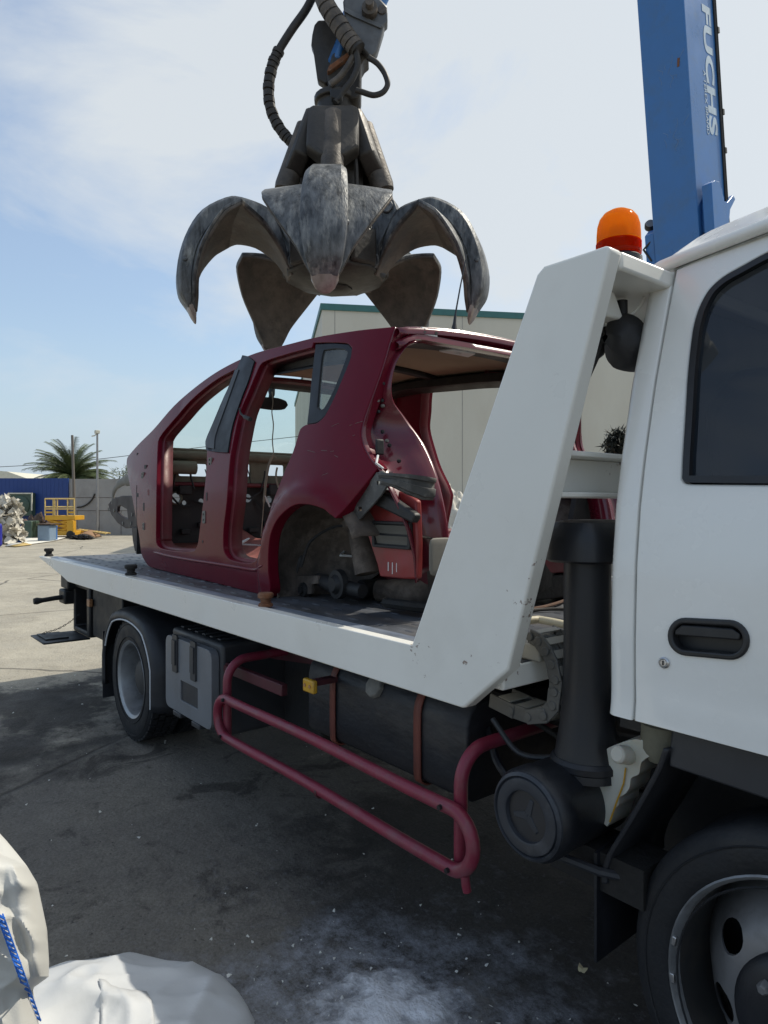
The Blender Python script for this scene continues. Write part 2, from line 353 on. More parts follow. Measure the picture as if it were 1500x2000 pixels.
M['tarp'] = mat('white_sheeting', (.66, .65, .60), .6, var=.08, bump=.2, bscale=4)
M['film'] = mat('waste_film', (.56, .53, .46), .6, var=.16, scale=5, bump=.4, bscale=9)
M['bluetub'] = mat('blue_grey_tub', (.20, .28, .38), .6, var=.1)
M['bluebin'] = mat('blue_drum', (.05, .15, .38), .5, var=.1)
M['bluesack'] = mat('blue_bag', (.02, .10, .45), .5)
M['darkbag'] = mat('dark_blue_bag', (.015, .02, .28), .5)
M['card'] = mat('cardboard', (.27, .16, .09), .85, var=.1)
M['ladder'] = mat('ladder_tan', (.50, .36, .13), .6, var=.1)
M['scrap'] = mat('scrap_metal', (.09, .06, .045), .8, var=.5, scale=6)
M['offwhite'] = mat('far_roof', (.60, .58, .48), .8)
M['bagwhite'] = mat('woven_bag_fabric', (.56, .56, .53), .62, var=.035, scale=8, dirt=(.46, .43, .36), damt=.35, dscale=4, bump=.12, bscale=300)
M['bagfilm'] = mat('bag_liner_film', (.56, .575, .585), .45, var=.03, scale=5, bump=.1, bscale=18)
M['stitch'] = mat('blue_stitching', (.02, .14, .55), .7, var=.1)
M['powder'] = mat('white_powder', (.62, .64, .68), .95, var=.12, scale=18, bump=.6, bscale=70)
M['stone'] = mat('litter_chips', (.62, .62, .58), .8, var=.2)
M['sunspot'] = mat('yellowish_sunspot', (.60, .52, .32), .8, var=.2)  # pale colour standing in for sunlit spots on the ground

pm_ = M['powder']; t_ = pm_.node_tree
tc_ = N(t_, 'ShaderNodeTexCoord'); n_ = N(t_, 'ShaderNodeTexNoise'); n_.inputs['Scale'].default_value = 26; n_.inputs['Detail'].default_value = 11; n_.inputs['Roughness'].default_value = .8; t_.links.new(tc_.outputs['Object'], n_.inputs['Vector'])
sx_ = N(t_, 'ShaderNodeSeparateXYZ'); t_.links.new(tc_.outputs['Object'], sx_.inputs[0])
mm_ = N(t_, 'ShaderNodeMath', operation='MULTIPLY_ADD'); mm_.inputs[1].default_value = 22.0; t_.links.new(sx_.outputs[2], mm_.inputs[0]); t_.links.new(n_.outputs[0], mm_.inputs[2])
rr_ = N(t_, 'ShaderNodeMapRange'); rr_.inputs[1].default_value = .54; rr_.inputs[2].default_value = 1.05; t_.links.new(mm_.outputs[0], rr_.inputs[0]); t_.links.new(rr_.outputs[0], t_.nodes['Principled BSDF'].inputs['Alpha'])
def ground_mat():
    m = bpy.data.materials.new('yard_concrete'); m.use_nodes = True; t = m.node_tree; p = t.nodes['Principled BSDF']; L = t.links.new
    tc = N(t, 'ShaderNodeTexCoord'); P = tc.outputs['Object']
    def noise_(s, d=8, r=.6, vec=P, dist=0):
        n = N(t, 'ShaderNodeTexNoise'); n.inputs['Scale'].default_value = s; n.inputs['Detail'].default_value = d; n.inputs['Roughness'].default_value = r; n.inputs['Distortion'].default_value = dist; L(vec, n.inputs['Vector']); return n.outputs[0]
    def rng(v, a, b, c, d):
        n = N(t, 'ShaderNodeMapRange'); n.inputs[1].default_value = a; n.inputs[2].default_value = b; n.inputs[3].default_value = c; n.inputs[4].default_value = d; L(v, n.inputs[0]); return n.outputs[0]
    def mixc(f, a, b):
        n = N(t, 'ShaderNodeMixRGB'); L(f, n.inputs[0])
        for i, c in ((1, a), (2, b)):
            if isinstance(c, tuple): n.inputs[i].default_value = (*c, 1)
            else: L(c, n.inputs[i])
        return n.outputs[0]
    def mul(a, b):
        n = N(t, 'ShaderNodeMath', operation='MULTIPLY'); L(a, n.inputs[0]); L(b, n.inputs[1]); return n.outputs[0]
    def blob(x, y, rad, soft):                                   # round mask with a noisy edge
        v = N(t, 'ShaderNodeVectorMath', operation='DISTANCE'); L(P, v.inputs[0]); v.inputs[1].default_value = (x, y, 0)
        a = N(t, 'ShaderNodeMath', operation='ADD'); L(v.outputs['Value'], a.inputs[0]); L(rng(noise_(1.9, 11, .68), .3, .7, -soft * 1.6, soft * 1.6), a.inputs[1])
        return rng(a.outputs[0], rad - soft * .55, rad + soft * .55, 1, 0)
    base = mixc(rng(noise_(.9, 10, .65), .3, .7, 0, 1), (.30, .275, .225), (.46, .425, .345))
    base = mixc(rng(noise_(5, 8, .7), .48, .75, 0, .55), base, (.22, .20, .165))
    # oily dirt round the truck, with the shaded ground's darkness put into its colour
    grime_shade = rng(noise_(.55, 6, .6), .35, .6, .55, 1)
    area = blob(-.6, -1.6, 6.0, 1.0)  # spread behind the camera to darken what the car paint reflects
    base = mixc(mul(area, grime_shade), base, (.150, .139, .124))
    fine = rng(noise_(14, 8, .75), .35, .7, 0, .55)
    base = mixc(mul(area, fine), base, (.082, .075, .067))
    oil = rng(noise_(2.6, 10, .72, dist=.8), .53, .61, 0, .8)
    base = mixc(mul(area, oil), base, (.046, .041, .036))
    for (x, y, rd) in ((-5.6, 1.25, .62), (-4.5, 1.0, .35), (-5.9, 2.2, .4), (-1.9, 2.2, .9), (-1.0, 1.9, .6)):
        base = mixc(rng(blob(x, y, rd, .3), 0, 1, 0, .8), base, (.032, .029, .027))
    grit = rng(noise_(75, 7, .7), .3, .72, .62, 1.32)
    gm = N(t, 'ShaderNodeVectorMath', operation='SCALE'); L(base, gm.inputs[0]); L(grit, gm.inputs['Scale']); base = gm.outputs[0]
    pit = rng(noise_(34, 4, .5), .66, .71, 0, .75); base = mixc(pit, base, (.022, .020, .019))
    pale = rng(noise_(21, 9, .8, dist=1.2), .60, .70, 0, .35); base = mixc(mul(pale, area), base, (.17, .165, .16))
    # spilt white powder trodden into the concrete
    pw = mul(blob(-1.54, 1.22, .50, .34), rng(noise_(11, 10, .85), .40, .66, 0, .95))
    base = mixc(pw, base, (.36, .38, .42))
    pw2 = mul(blob(-1.68, 1.25, .95, .35), rng(noise_(24, 9, .8), .54, .72, 0, .55))
    base = mixc(pw2, base, (.24, .25, .28))
    # cracks
    w = N(t, 'ShaderNodeTexVoronoi', feature='DISTANCE_TO_EDGE'); w.inputs['Scale'].default_value = .33
    mv = N(t, 'ShaderNodeMixRGB'); mv.inputs[0].default_value = .12; L(P, mv.inputs[1]); n = N(t, 'ShaderNodeTexNoise'); n.inputs['Scale'].default_value = 2.2; n.inputs['Detail'].default_value = 5; L(P, n.inputs['Vector']); L(n.outputs['Color'], mv.inputs[2]); L(mv.outputs[0], w.inputs['Vector'])
    crk = rng(w.outputs['Distance'], 0.0, .009, .75, 0)
    base = mixc(crk, base, (.03, .028, .026))
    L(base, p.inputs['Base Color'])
    p.inputs['Specular IOR Level'].default_value = .35
    L(rng(noise_(3, 6), .3, .7, .62, .9), p.inputs['Roughness'])
    b = N(t, 'ShaderNodeBump'); b.inputs['Strength'].default_value = .9; b.inputs['Distance'].default_value = .016
    a = N(t, 'ShaderNodeMath', operation='ADD'); L(noise_(28, 8, .7), a.inputs[0]); L(rng(noise_(5, 5), 0, 1, 0, 1.2), a.inputs[1])
    a2 = N(t, 'ShaderNodeMath', operation='SUBTRACT'); L(a.outputs[0], a2.inputs[0]); L(crk, a2.inputs[1]); L(a2.outputs[0], b.inputs['Height']); L(b.outputs[0], p.inputs['Normal'])
    return m
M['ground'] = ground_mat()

# ------------------------------------------------------------------ ground
g = MB(); g.add([(-400, -300, 0), (300, -300, 0), (300, 400, 0), (-400, 400, 0)], [(0, 1, 2, 3)])
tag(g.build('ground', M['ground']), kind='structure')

# ------------------------------------------------------------------ tow truck
TY0, TY1 = 1.40, 3.70; TC = (TY0 + TY1) / 2            # sides of the flatbed
tk = root('tow_truck', (-2.6, TC, 0), 'white flatbed tow truck with red side guard, carrying the stripped dark red car', 'tow truck')
DZ = 1.052                                              # deck level
def mir(mb):                                            # the same shape on the truck's far side
    n = MB(); n.v = [(v[0], 2 * TC - v[1], v[2]) for v in mb.v]; n.f = [f[::-1] for f in mb.f]; return n
side = [(-6.40, 1.052), (-6.385, 1.062), (-1.602, 1.066), (-1.120, 2.082), (-1.098, 2.098), (-.918, 2.098), (-.908, 2.088), (-1.214, 1.062), (-1.372, .927), (-1.385, .923), (-5.50, .923), (-5.62, .945)]
sp = MB().prism(side, 'y', TY0, TY0 + .05)
sp.build('side_rail', M['white'], tk, bevel=.012, seg=3)
mir(sp).build('side_rail', M['white'], tk, bevel=.012, seg=3)
# rail lip and plate deck
for (y0, y1) in ((TY0 + .052, TY0 + .135), (TY1 - .135, TY1 - .052)):
    MB().box((-6.34, y0, 1.0), (-1.62, y1, 1.0575)).build('deck_edge_strip', M['deckedge'], tk, bevel=.004)
dk = MB().box((-6.36, TY0 + .137, 1.0), (-1.283, TY1 - .137, DZ))
nb = dk
y = TY0 + .2; row = 0
while y < TY1 - .16:                                    # raised pressings of the deck plate
    x = -6.25 + (.085 if row % 2 else 0)
    while x < -1.35:
        L_, w_, h_ = .036, .012, .0045; vs = []
        for k in range(8):
            a = 2 * PI * k / 8; vs.append((x + L_ * math.cos(a) * (1), y + w_ * math.sin(a), DZ + .0003))
        for k in range(8):
            a = 2 * PI * k / 8; vs.append((x + L_ * .6 * math.cos(a), y + w_ * .5 * math.sin(a), DZ + h_))
        nb.add(vs, [(k, (k+1) % 8, 8 + (k+1) % 8, 8 + k) for k in range(8)] + [tuple(range(8, 16))])
        x += .17
    y += .105; row += 1
dk.build('deck', M['deck'], tk)
# tail ramp nose
MB().prism([(-6.36, 1.05), (-6.36, 1.0), (-5.9, .96), (-5.9, 1.05)], 'y', TY0 + .06, TY1 - .06).build('tail_lip', M['deckedge'], tk)
# spool shaped lashing posts on the rail
def spool(x, m, s=1.0):
    p = [(.0, .062), (.030, .062), (.036, .056), (.036, .040), (.024, .034), (.022, .018), (.032, .012), (.034, 0), (0, 0)]
    MB().lathe([(r * s, h * s) for r, h in p], (x, TY0 + .062, 1.064), (0, 0, 1), 16).build('lashing_post', m, tk, bevel=.002)
for px, py, m, s in ((95, 1088, 'chassis', 1.05), (255, 1124, 'chassis', 1.05), (518, 1188, 'rust', .95)):
    spool(at(px, py, Y=TY0 + .06).x, M[m], s)
for x in (-5.9, -4.0, -2.5): MB().lathe([(0, .062), (.03, .062), (.036, .05), (.024, .03), (.034, 0), (0, 0)], (x, TY1 - .062, 1.064), (0, 0, 1), 12).build('lashing_post', M['rust'], tk)
# headboard: top beam, tray and cross beam between the two raked posts
MB().box((-1.16, TY0 + .052, 2.052), (-.912, TY1 - .052, 2.096)).build('headboard_beam', M['white'], tk, bevel=.008)
MB().box((-1.158, TY0 + .052, 1.955), (-1.140, TY1 - .052, 2.050)).build('headboard_back_plate', M['white'], tk)
xb = MB().box((-1.22, TY0 + .052, 1.625), (-1.085, TY1 - .052, 1.640)); xb.box((-1.22, TY0 + .052, 1.518), (-1.085, TY1 - .052, 1.532)); xb.box((-1.165, TY0 + .052, 1.5325), (-1.15, TY1 - .052, 1.6245))
xb.build('cross_beam', M['white'], tk, bevel=.004)
# front apron of the deck frame
ap = MB().prism([(-1.32, .985), (-1.32, 1.045), (-1.28, 1.05), (-1.275, 1.0), (-1.275, .985)], 'y', TY0 + .052, TY1 - .13); ap.build('deck_apron', M['white'], tk, bevel=.006)
MB().box((-1.36, TY0 + .40, .86), (-1.20, TY1 - .3, .925)).build('deck_subframe', M['frame'], tk)
# chassis
for y0 in (2.16, 2.86):
    MB().box((-5.75, y0, .60), (.6, y0 + .08, .83)).build('chassis_rail', M['frame'], tk, bevel=.008)
    MB().box((-6.0, y0 - .03, .84), (-1.2, y0 + .11, .995)).build('subframe_rail', M['frame'], tk, bevel=.006)
for x in (-5.6, -5.0, -3.9, -3.3, -2.7, -2.1, -1.5):
    MB().box((x - .04, TY0 + .08, .93), (x + .04, TY1 - .08, .998)).build('cross_member', M['chassis'], tk)
    MB().box((x - .05, 2.245, .62), (x + .05, 2.855, .78)).build('cross_member', M['chassis'], tk)
MB().lathe([(.05, 0), (.05, 3.0)], (-4.2, 2.55, .52), (1, 0, 0), 14).build('propshaft', M['chassis'], tk)
MB().lathe([(0, -.95), (.07, -.95), (.07, -.2), (.17, -.12), (.2, 0), (.17, .12), (.07, .2), (.07, .95), (0, .95)], (-4.44, 2.55, .40), (0, 1, 0), 20).build('rear_axle', M['chassis'], tk)
MB().lathe([(0, -.85), (.05, -.85), (.05, .85), (0, .85)], (-.55, 2.55, .40), (0, 1, 0), 14).build('front_axle', M['chassis'], tk)
MB().box((-.78, 2.0, .45), (.45, 3.1, .93)).build('engine_block', M['chassis'], tk, bevel=.03)
gx = MB().box((-1.6, 2.3, .5), (-.8, 2.8, .86)); gx.build('gearbox', M['chassis'], tk, bevel=.04)

# ---- wheels
def tyre(name, R_, w, rin, blocks, loc, rib=False):
    h = w / 2
    prof = [(rin, -h * .80), (rin + .012, -h * .93), (R_ * .80, -h * 1.0), (R_ * .93, -h * .95), (R_ * .975, -h * .84), (R_ * .985, -h * .78)]
    if rib:
        for k in range(5):
            a = -h * .74 + k * h * .31; prof += [(R_ * .992, a), (R_, a + .012), (R_, a + h * .24), (R_ * .992, a + h * .255), (R_ * .972, a + h * .26), (R_ * .972, a + h * .30)]
    else: prof += [(R_ * .968, -h * .7), (R_ * .968, h * .7)]
    prof += [(R_ * .985, h * .78), (R_ * .975, h * .84), (R_ * .93, h * .95), (R_ * .80, h * 1.0), (rin + .012, h * .93), (rin, h * .80)]
    m = MB().lathe(prof, (0, 0, 0), (0, 1, 0), 72, closed=True)
    # moulded rings on the outer wall
    for rr in (R_ * .70, R_ * .90): m.tube([(rr * math.cos(a), -h * (.985 if rr < R_ * .8 else .965), rr * math.sin(a)) for a in [2 * PI * i / 60 for i in range(60)]], .0028, 5, closed=True)
    if blocks:
        nbk = 46
        for k in range(nbk):
            for q, (t0, t1) in enumerate(((-.86, -.46), (-.40, -.03), (.03, .40), (.46, .86))):
                a = 2 * PI * (k + (.5 if q % 2 else 0)) / nbk; da = PI / nbk * .72; vs = []
                for rr in (R_ * .955, R_):
                    for aa in (a - da, a + da):
                        for tt in (t0, t1): vs.append((rr * math.cos(aa), tt * h, rr * math.sin(aa)))
                m.add(vs, [(0,1,3,2), (4,6,7,5), (0,4,5,1), (2,3,7,6), (0,2,6,4), (1,5,7,3)])
    return m.build(name, M['rubber'], tk, loc=loc)
def place(o, x, y, rz=0):
    o.location = Vector((x, y, o.location.z + OFF[tk.name].z)) - Vector((OFF[tk.name].x, OFF[tk.name].y, 0)); o.rotation_euler.z = rz
RW = Vector((-4.44, 1.605, .385))
rt = tyre('rear_tyre', .385, .205, .228, True, RW)
rm = MB().lathe([(.214, .05), (.222, -.070), (.226, -.086), (.244, -.098), (.247, -.092), (.240, -.086), (.230, -.078), (.229, .09), (.214, .09)], RW, (0, 1, 0), 56, closed=True)
rm.build('rim', M['rim'], rt)
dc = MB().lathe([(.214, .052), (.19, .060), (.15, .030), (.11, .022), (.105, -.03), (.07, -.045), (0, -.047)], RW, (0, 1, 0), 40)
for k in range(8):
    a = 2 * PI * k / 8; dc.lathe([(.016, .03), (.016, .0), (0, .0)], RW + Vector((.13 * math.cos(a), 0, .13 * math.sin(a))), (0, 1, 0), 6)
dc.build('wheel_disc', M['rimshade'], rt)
def dup_tree(o, parent, loc=None, rz=None):
    c = o.copy(); COL.objects.link(c); c.parent = parent; OFF[c.name] = OFF.get(o.name, Vector())
    if loc is not None: c.location = loc
    if rz is not None: c.rotation_euler.z = rz
    for ch in [q for q in bpy.data.objects if q.parent == o]: dup_tree(ch, c)
    return c
T0 = OFF[tk.name]
dup_tree(rt, tk, Vector((RW.x, RW.y + .235, RW.z)) - T0)
dup_tree(rt, tk, Vector((RW.x, 2 * TC - RW.y, RW.z)) - T0, PI)
dup_tree(rt, tk, Vector((RW.x, 2 * TC - RW.y - .235, RW.z)) - T0, PI)
FW = Vector((-.548, 1.665, .405))
ft = tyre('front_tyre', .412, .205, .300, False, FW, rib=True)
fr = MB().lathe([(.298, -.070), (.300, -.088), (.309, -.100), (.313, -.096), (.308, -.086), (.302, -.070)], FW, (0, 1, 0), 72, closed=True)
frm = fr.build('rim', M['rim'], ft)
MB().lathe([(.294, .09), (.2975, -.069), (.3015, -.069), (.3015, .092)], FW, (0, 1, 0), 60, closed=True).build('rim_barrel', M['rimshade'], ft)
def fdisc(u, v, k=0):                                   # bowl of the front wheel
    r = math.hypot(u, v); pr = [(0, -.085), (.10, -.083), (.150, -.078), (.20, -.060), (.245, -.02), (.27, .03), (.297, .075)]
    for (a, ya), (b, yb) in zip(pr, pr[1:]):
        if r <= b: y = ya + (yb - ya) * (r - a) / (b - a); break
    else: y = .075
    return Vector((FW.x + u, FW.y + y + k, FW.z + v))
circ = lambda r, n, cx=0, cy=0, e=1: [(cx + r * math.cos(2 * PI * i / n), cy + r * math.sin(2 * PI * i / n) * e) for i in range(n)]
hl = []
for k in range(8):
    a = 2 * PI * k / 8 + .28; c, s_ = math.cos(a), math.sin(a)
    hl.append([(c * (.212 + .030 * math.cos(t)) - s_ * .040 * math.sin(t), s_ * (.212 + .030 * math.cos(t)) + c * .040 * math.sin(t)) for t in [2 * PI * i / 18 for i in range(18)]])
MB().panel(circ(.297, 72), hl, fdisc, lambda u, v: fdisc(u, v, .008), .03).build('wheel_disc', M['silver'], ft)
hb = MB().lathe([(.158, -.076), (.160, -.092), (.148, -.108), (.120, -.118), (.075, -.124), (.070, -.150), (.060, -.158), (0, -.160)], FW, (0, 1, 0), 48)
hb.build('hub_cover', M['plastic'], ft)
for k in range(6):
    a = 2 * PI * k / 6 + .3; MB().lathe([(.013, -.10), (.013, -.136), (.008, -.142), (0, -.142)], FW + Vector((.112 * math.cos(a), 0, .112 * math.sin(a))), (0, 1, 0), 6).build('wheel_nut', M['silver'], ft)
for a in (2.95, 3.25):
    MB().box((-.011, -.006, -.004), (.011, .004, .006), Matrix.Translation(FW + Vector((.302 * math.cos(a), -.094, .302 * math.sin(a)))) @ Matrix.Rotation(-a + PI / 2, 4, 'Y')).build('balance_weight', M['chrome'], ft, bevel=.002)
MB().lathe([(.29, .08), (.16, .09), (0, .09)], FW, (0, 1, 0), 24).build('brake_drum', M['chassis'], ft)
dup_tree(ft, tk, Vector((FW.x, 2 * TC - FW.y, FW.z)) - T0, PI)

# ---- rear mudguard
def mudguard(y0, y1, sgn):
    a0, a1 = R(-12), R(195); P = []
    for i in range(41):
        a = a0 + (a1 - a0) * i / 40; r_ = .455
        c, s_ = math.cos(a), math.sin(a)
        if s_ > .78: s2 = .78 + (s_ - .78) * .5
        else: s2 = s_
        cc = max(-1.03, min(1.0, c * 1.05))
        row = [(RW.x + cc * (r_ - .030), y0 + sgn * .010, RW.z + s2 * (r_ - .030)), (RW.x + cc * (r_ - .004), y0, RW.z + s2 * (r_ - .004)), (RW.x + cc * (r_ + .03), y0 + sgn * .02, RW.z + s2 * (r_ + .03)), (RW.x + cc * (r_ + .05), y0 + sgn * .07, RW.z + s2 * (r_ + .05)), (RW.x + cc * (r_ + .055), y0 + sgn * .25, RW.z + s2 * (r_ + .055)), (RW.x + cc * (r_ + .05), y1, RW.z + s2 * (r_ + .05))]
        P.append([Vector(q) for q in row])
    m = MB().grid(P).build('mudguard', M['mudguard'], tk, solid=.008, ang=60)
    MB().tube([p[0] + Vector((0, -sgn * .006, 0)) for p in P[:34]], .0055, 8).build('mudguard_piping', M['piping'], m)
    return m
mudguard(1.475, 2.05, 1); mudguard(2 * TC - 1.475, 2 * TC - 2.05, -1)
fl = MB().box((-4.955, 1.49, .16), (-4.945, 1.99, .62)); fl.build('mud_flap', M['mudguard'], tk)
mir(fl).build('mud_flap', M['mudguard'], tk)

# ---- toolbox
TX0, TX1, TZ0, TZ1, TYF = -3.70, -3.10, .375, .812, 1.455
tb = MB().box((TX0 - .005, TYF + .03, TZ0 - .005), (TX1 + .012, TYF + .46, TZ1 + .012)).build('tool_box', M['toolboxdark'], tk, bevel=.02, seg=3)
def rrect(x0, z0, x1, z1, r, n=5):
    o = []
    for cx, cz, a in ((x1 - r, z1 - r, 0), (x0 + r, z1 - r, 90), (x0 + r, z0 + r, 180), (x1 - r, z0 + r, 270)):
        o += [(cx + r * math.cos(R(a + 90 * i / n)), cz + r * math.sin(R(a + 90 * i / n))) for i in range(n + 1)]
    return o
lidh = rrect(TX0 + .215, TZ0 + .10, TX0 + .43, TZ0 + .205, .006)
lid = MB().prism(rrect(TX0 + .012, TZ0 + .03, TX1 - .012, TZ1 - .02, .045), 'y', TYF - .012, TYF + .028, holes=[lidh]).build('lid', M['toolbox'], tb, bevel=.012, seg=3)
MB().prism(lidh, 'y', TYF - .004, TYF + .029).build('label_plate', M['toolboxdark'], tb)
for x in (TX0 + .125, TX0 + .36):
    l = MB().prism(rrect(x, TZ1 - .20, x + .062, TZ1 - .002, .008), 'y', TYF - .022, TYF - .0115); l.box((x + .010, TYF - .030, TZ1 - .16), (x + .052, TYF - .021, TZ1 - .03))
    l.build('latch', M['toolboxdark'], tb, bevel=.004)
for x in (TX0 + .12, TX0 + .36): MB().box((x, TYF - .016, TZ0 + .004), (x + .10, TYF + .02, TZ0 + .028)).build('hinge', M['toolboxdark'], tb, bevel=.004)
rb = MB()
for k in range(6): rb.box((TX0 + .05 + k * .09, TYF + .06, TZ1 + .013), (TX0 + .085 + k * .09, TYF + .42, TZ1 + .022))
rb.build('lid_ribs', M['toolboxdark'], tb, bevel=.003)
# bracket and dark box inboard of the toolbox
MB().box((-3.08, 1.50, .685), (-2.55, 1.53, .735)).build('guard_bracket', M['frame'], tk, bevel=.004)
MB().lathe([(0, 0), (.02, 0), (.02, .02), (0, .02)], (-3.06, 1.49, .71), (0, 1, 0), 8).build('bracket_bolt', M['frame'], tk)
MB().box((-3.0, 1.78, .36), (-2.66, 2.14, .84)).build('battery_box', M['black'], tk, bevel=.01)
MB().prism([(-3.08, .72), (-2.1, .82), (-2.1, .9), (-3.08, .9)], 'y', 1.75, 1.77).build('gusset_plate', M['frame'], tk)

# ---- fuel tank
TKX0, TKX1, TKY = -2.43, -1.515, 1.555
def tank_prof(d=0):
    return [(TKY - d + y, z) for y, z in [(.005, .575 - d), (0, .60), (0, .80), (.012, .842), (.045, .872 + d), (.50, .872 + d), (.52 + d, .85), (.52 + d, .58), (.50, .56 - d), (.03, .56 - d)]]
tn = MB().prism(tank_prof(), 'x', TKX0, TKX1).build('fuel_tank', M['tank'], tk, bevel=.02, seg=3)
for x in (-2.24, -1.74):
    st = MB(); pr = tank_prof(.006); q = [Vector((x, a, b)) for a, b in crv(pr, True, 3)]
    pts = q; vs = []; 
    for p in pts: vs += [(x - .017, p.y, p.z), (x + .017, p.y, p.z)]
    n_ = len(pts); st.add(vs, [(2*i, 2*i+1, 2*((i+1) % n_)+1, 2*((i+1) % n_)) for i in range(n_)])
    st.build('tank_strap', M['strap'], tn, solid=.006)
cp = MB().lathe([(.0, -.035), (.018, -.035), (.030, -.032), (.040, -.030), (.043, -.024), (.043, -.004), (.036, 0), (.034, .03), (0, .03)], (-1.985, 1.575, .828), (0, 1, -.5), 8)
cp.build('filler_cap', M['cap'], tn, bevel=.004)
mk = at(604, 1337, Y=1.44)
mm = MB().box((mk.x - .030, mk.y - .012, mk.z - .028), (mk.x + .045, mk.y + .01, mk.z + .022)).build('marker_lamp', M['yellow'], tk, bevel=.006)
for dx in (-.012, .022): MB().lathe([(0, -.003), (.007, -.003), (.007, 0)], (mk.x + dx, mk.y - .012, mk.z - .002), (0, 1, 0), 8).build('lamp_lens', M['amber'], mm)
MB().box((mk.x - .02, mk.y + .012, mk.z - .006), (mk.x + .02, mk.y + .20, mk.z + .014)).build('lamp_bracket', M['frame'], tk)

# ---- tubular side guard
def loop_pts(x0, x1, z0, z1, y, n=12):
    r = (z1 - z0) / 2; zc = (z0 + z1) / 2
    o = [(x1 - r + r * math.cos(R(-90 + 180 * i / n)), y, zc + r * math.sin(R(-90 + 180 * i / n))) for i in range(n + 1)]
    o += [(x0 + r + r * math.cos(R(90 + 180 * i / n)), y, zc + r * math.sin(R(90 + 180 * i / n))) for i in range(n + 1)]
    o2 = []
    for a, b in zip(o, o[1:] + o[:1]):
        m_ = max(1, int((Vector(b) - Vector(a)).length / .08)); o2 += [Vector(a).lerp(Vector(b), i / m_) for i in range(m_)]
    return o2
lp = loop_pts(-2.955, -1.340, .455, .628, 1.40)
lp = [p + Vector((0, 0, .004 * math.sin(p.x * 5))) for p in lp]
sg = MB().tube(lp, .0205, 14, closed=True).build('side_guard', M['guard'], tk)
jn = MB().tube([(-2.115, 1.40, .4525), (-2.100, 1.40, .4525)], .0225, 14); jn.build('guard_joint', M['frame'], sg)
MB().tube([(-1.372, 1.40, .455), (-1.370, 1.402, .425), (-1.368, 1.405, .410)], .013, 10).build('guard_stub', M['guard'], sg)
for x in (-1.425, -2.93):
    pts = [(x, 1.437, .44), (x, 1.437, .55), (x, 1.437, .68)] + [(x, 1.437 + .10 * (1 - math.cos(R(a))), .68 + .10 * math.sin(R(a))) for a in (15, 30, 45, 60, 75, 90)] + [(x, 1.70, .782), (x, 2.0, .785), (x, 2.15, .786)]
    MB().tube(crv(pts, k=3), .0205, 14).build('guard_hoop', M['guard'], sg)
for (x, z) in ((-1.45, .626), (-1.42, .456), (-2.85, .627), (-2.88, .456)): MB().lathe([(0, -.010), (.008, -.010), (.008, 0)], (x, 1.381, z), (0, 1, 0), 6).build('guard_bolt', M['black'], sg)

# ---- air cleaner drum and intake stack behind the cab
AC = Vector((-1.150, 1.402, .700)); ra = .118
dr = MB().lathe([(ra * .93, .0), (ra, .012), (ra, .06), (ra * .97, .066), (ra * .97, .29), (ra * .9, .32), (0, .33)], AC, (0, 1, 0), 56).build('air_cleaner', M['plastic'], tk)
MB().lathe([(ra * .935, .004), (ra * .93, -.006), (ra * .86, -.012), (ra * .83, -.004), (ra * .80, -.010), (ra * .60, -.013), (ra * .55, -.010), (ra * .50, .016), (ra * .44, .020), (0, .021)], AC, (0, 1, 0), 56).build('drum_lid', M['lid'], dr)
kn = MB()
for a in (90, 210, 330):
    kn.prism([(-.011, .0), (.011, 0), (.006, .047), (-.006, .047)], 'y', .0, .02); 
    n8 = len(kn.v) // 3 if a == 90 else n8
    Mx = Matrix.Translation(AC + Vector((0, -.002, 0))) @ Matrix.Rotation(R(a - 90 + 18), 4, 'Y')
    kn.v[-8:] = [tuple(Mx @ Vector(v)) for v in kn.v[-8:]]
kn.build('lid_grip', M['lid'], dr, bevel=.003)
SX, SY = -1.108, 1.60
tube_prof = [(.094, .775), (.092, .80), (.086, .83), (.074, .90), (.066, .99), (.063, 1.08), (.062, 1.44), (0, 1.44)]
MB().lathe(tube_prof, (SX, SY, 0), (0, 0, 1), 44).build('intake_stack', M['plastic'], tk)
rg = MB().lathe([(.092, .795), (.098, .80), (.098, .815), (.090, .825)], (SX, SY, 0), (0, 0, 1), 44); rg.build('stack_clamp', M['plastic'], tk)
hd = MB(); P = []
for (z, sx, sy) in ((1.345, .085, .10), (1.352, .094, .112), (1.40, .092, .112), (1.43, .086, .108), (1.452, .070, .095), (1.458, .045, .07)):
    P.append([Vector((SX - .004 + sx * (abs(math.cos(a)) ** .55) * (1 if math.cos(a) > 0 else -1), SY + .015 + sy * (abs(math.sin(a)) ** .55) * (1 if math.sin(a) > 0 else -1), z)) for a in [2 * PI * i / 36 for i in range(37)]])
hd.grid(P); hd.add(P[0][:-1], [tuple(range(36))]); hd.add(P[-1][:-1], [tuple(range(36))]); hd.build('intake_hood', M['plastic'], tk)
MB().tube([(AC.x - .08, 1.5, .60), (AC.x + .02, 1.5, .575), (AC.x + .12, 1.54, .56), (-.95, 1.6, .55)], .012, 8).build('drum_bracket', M['mudguard'], tk)
MB().box((-1.20, 1.56, .50), (-.92, 1.70, .60)).build('drum_bracket', M['chassis'], tk)

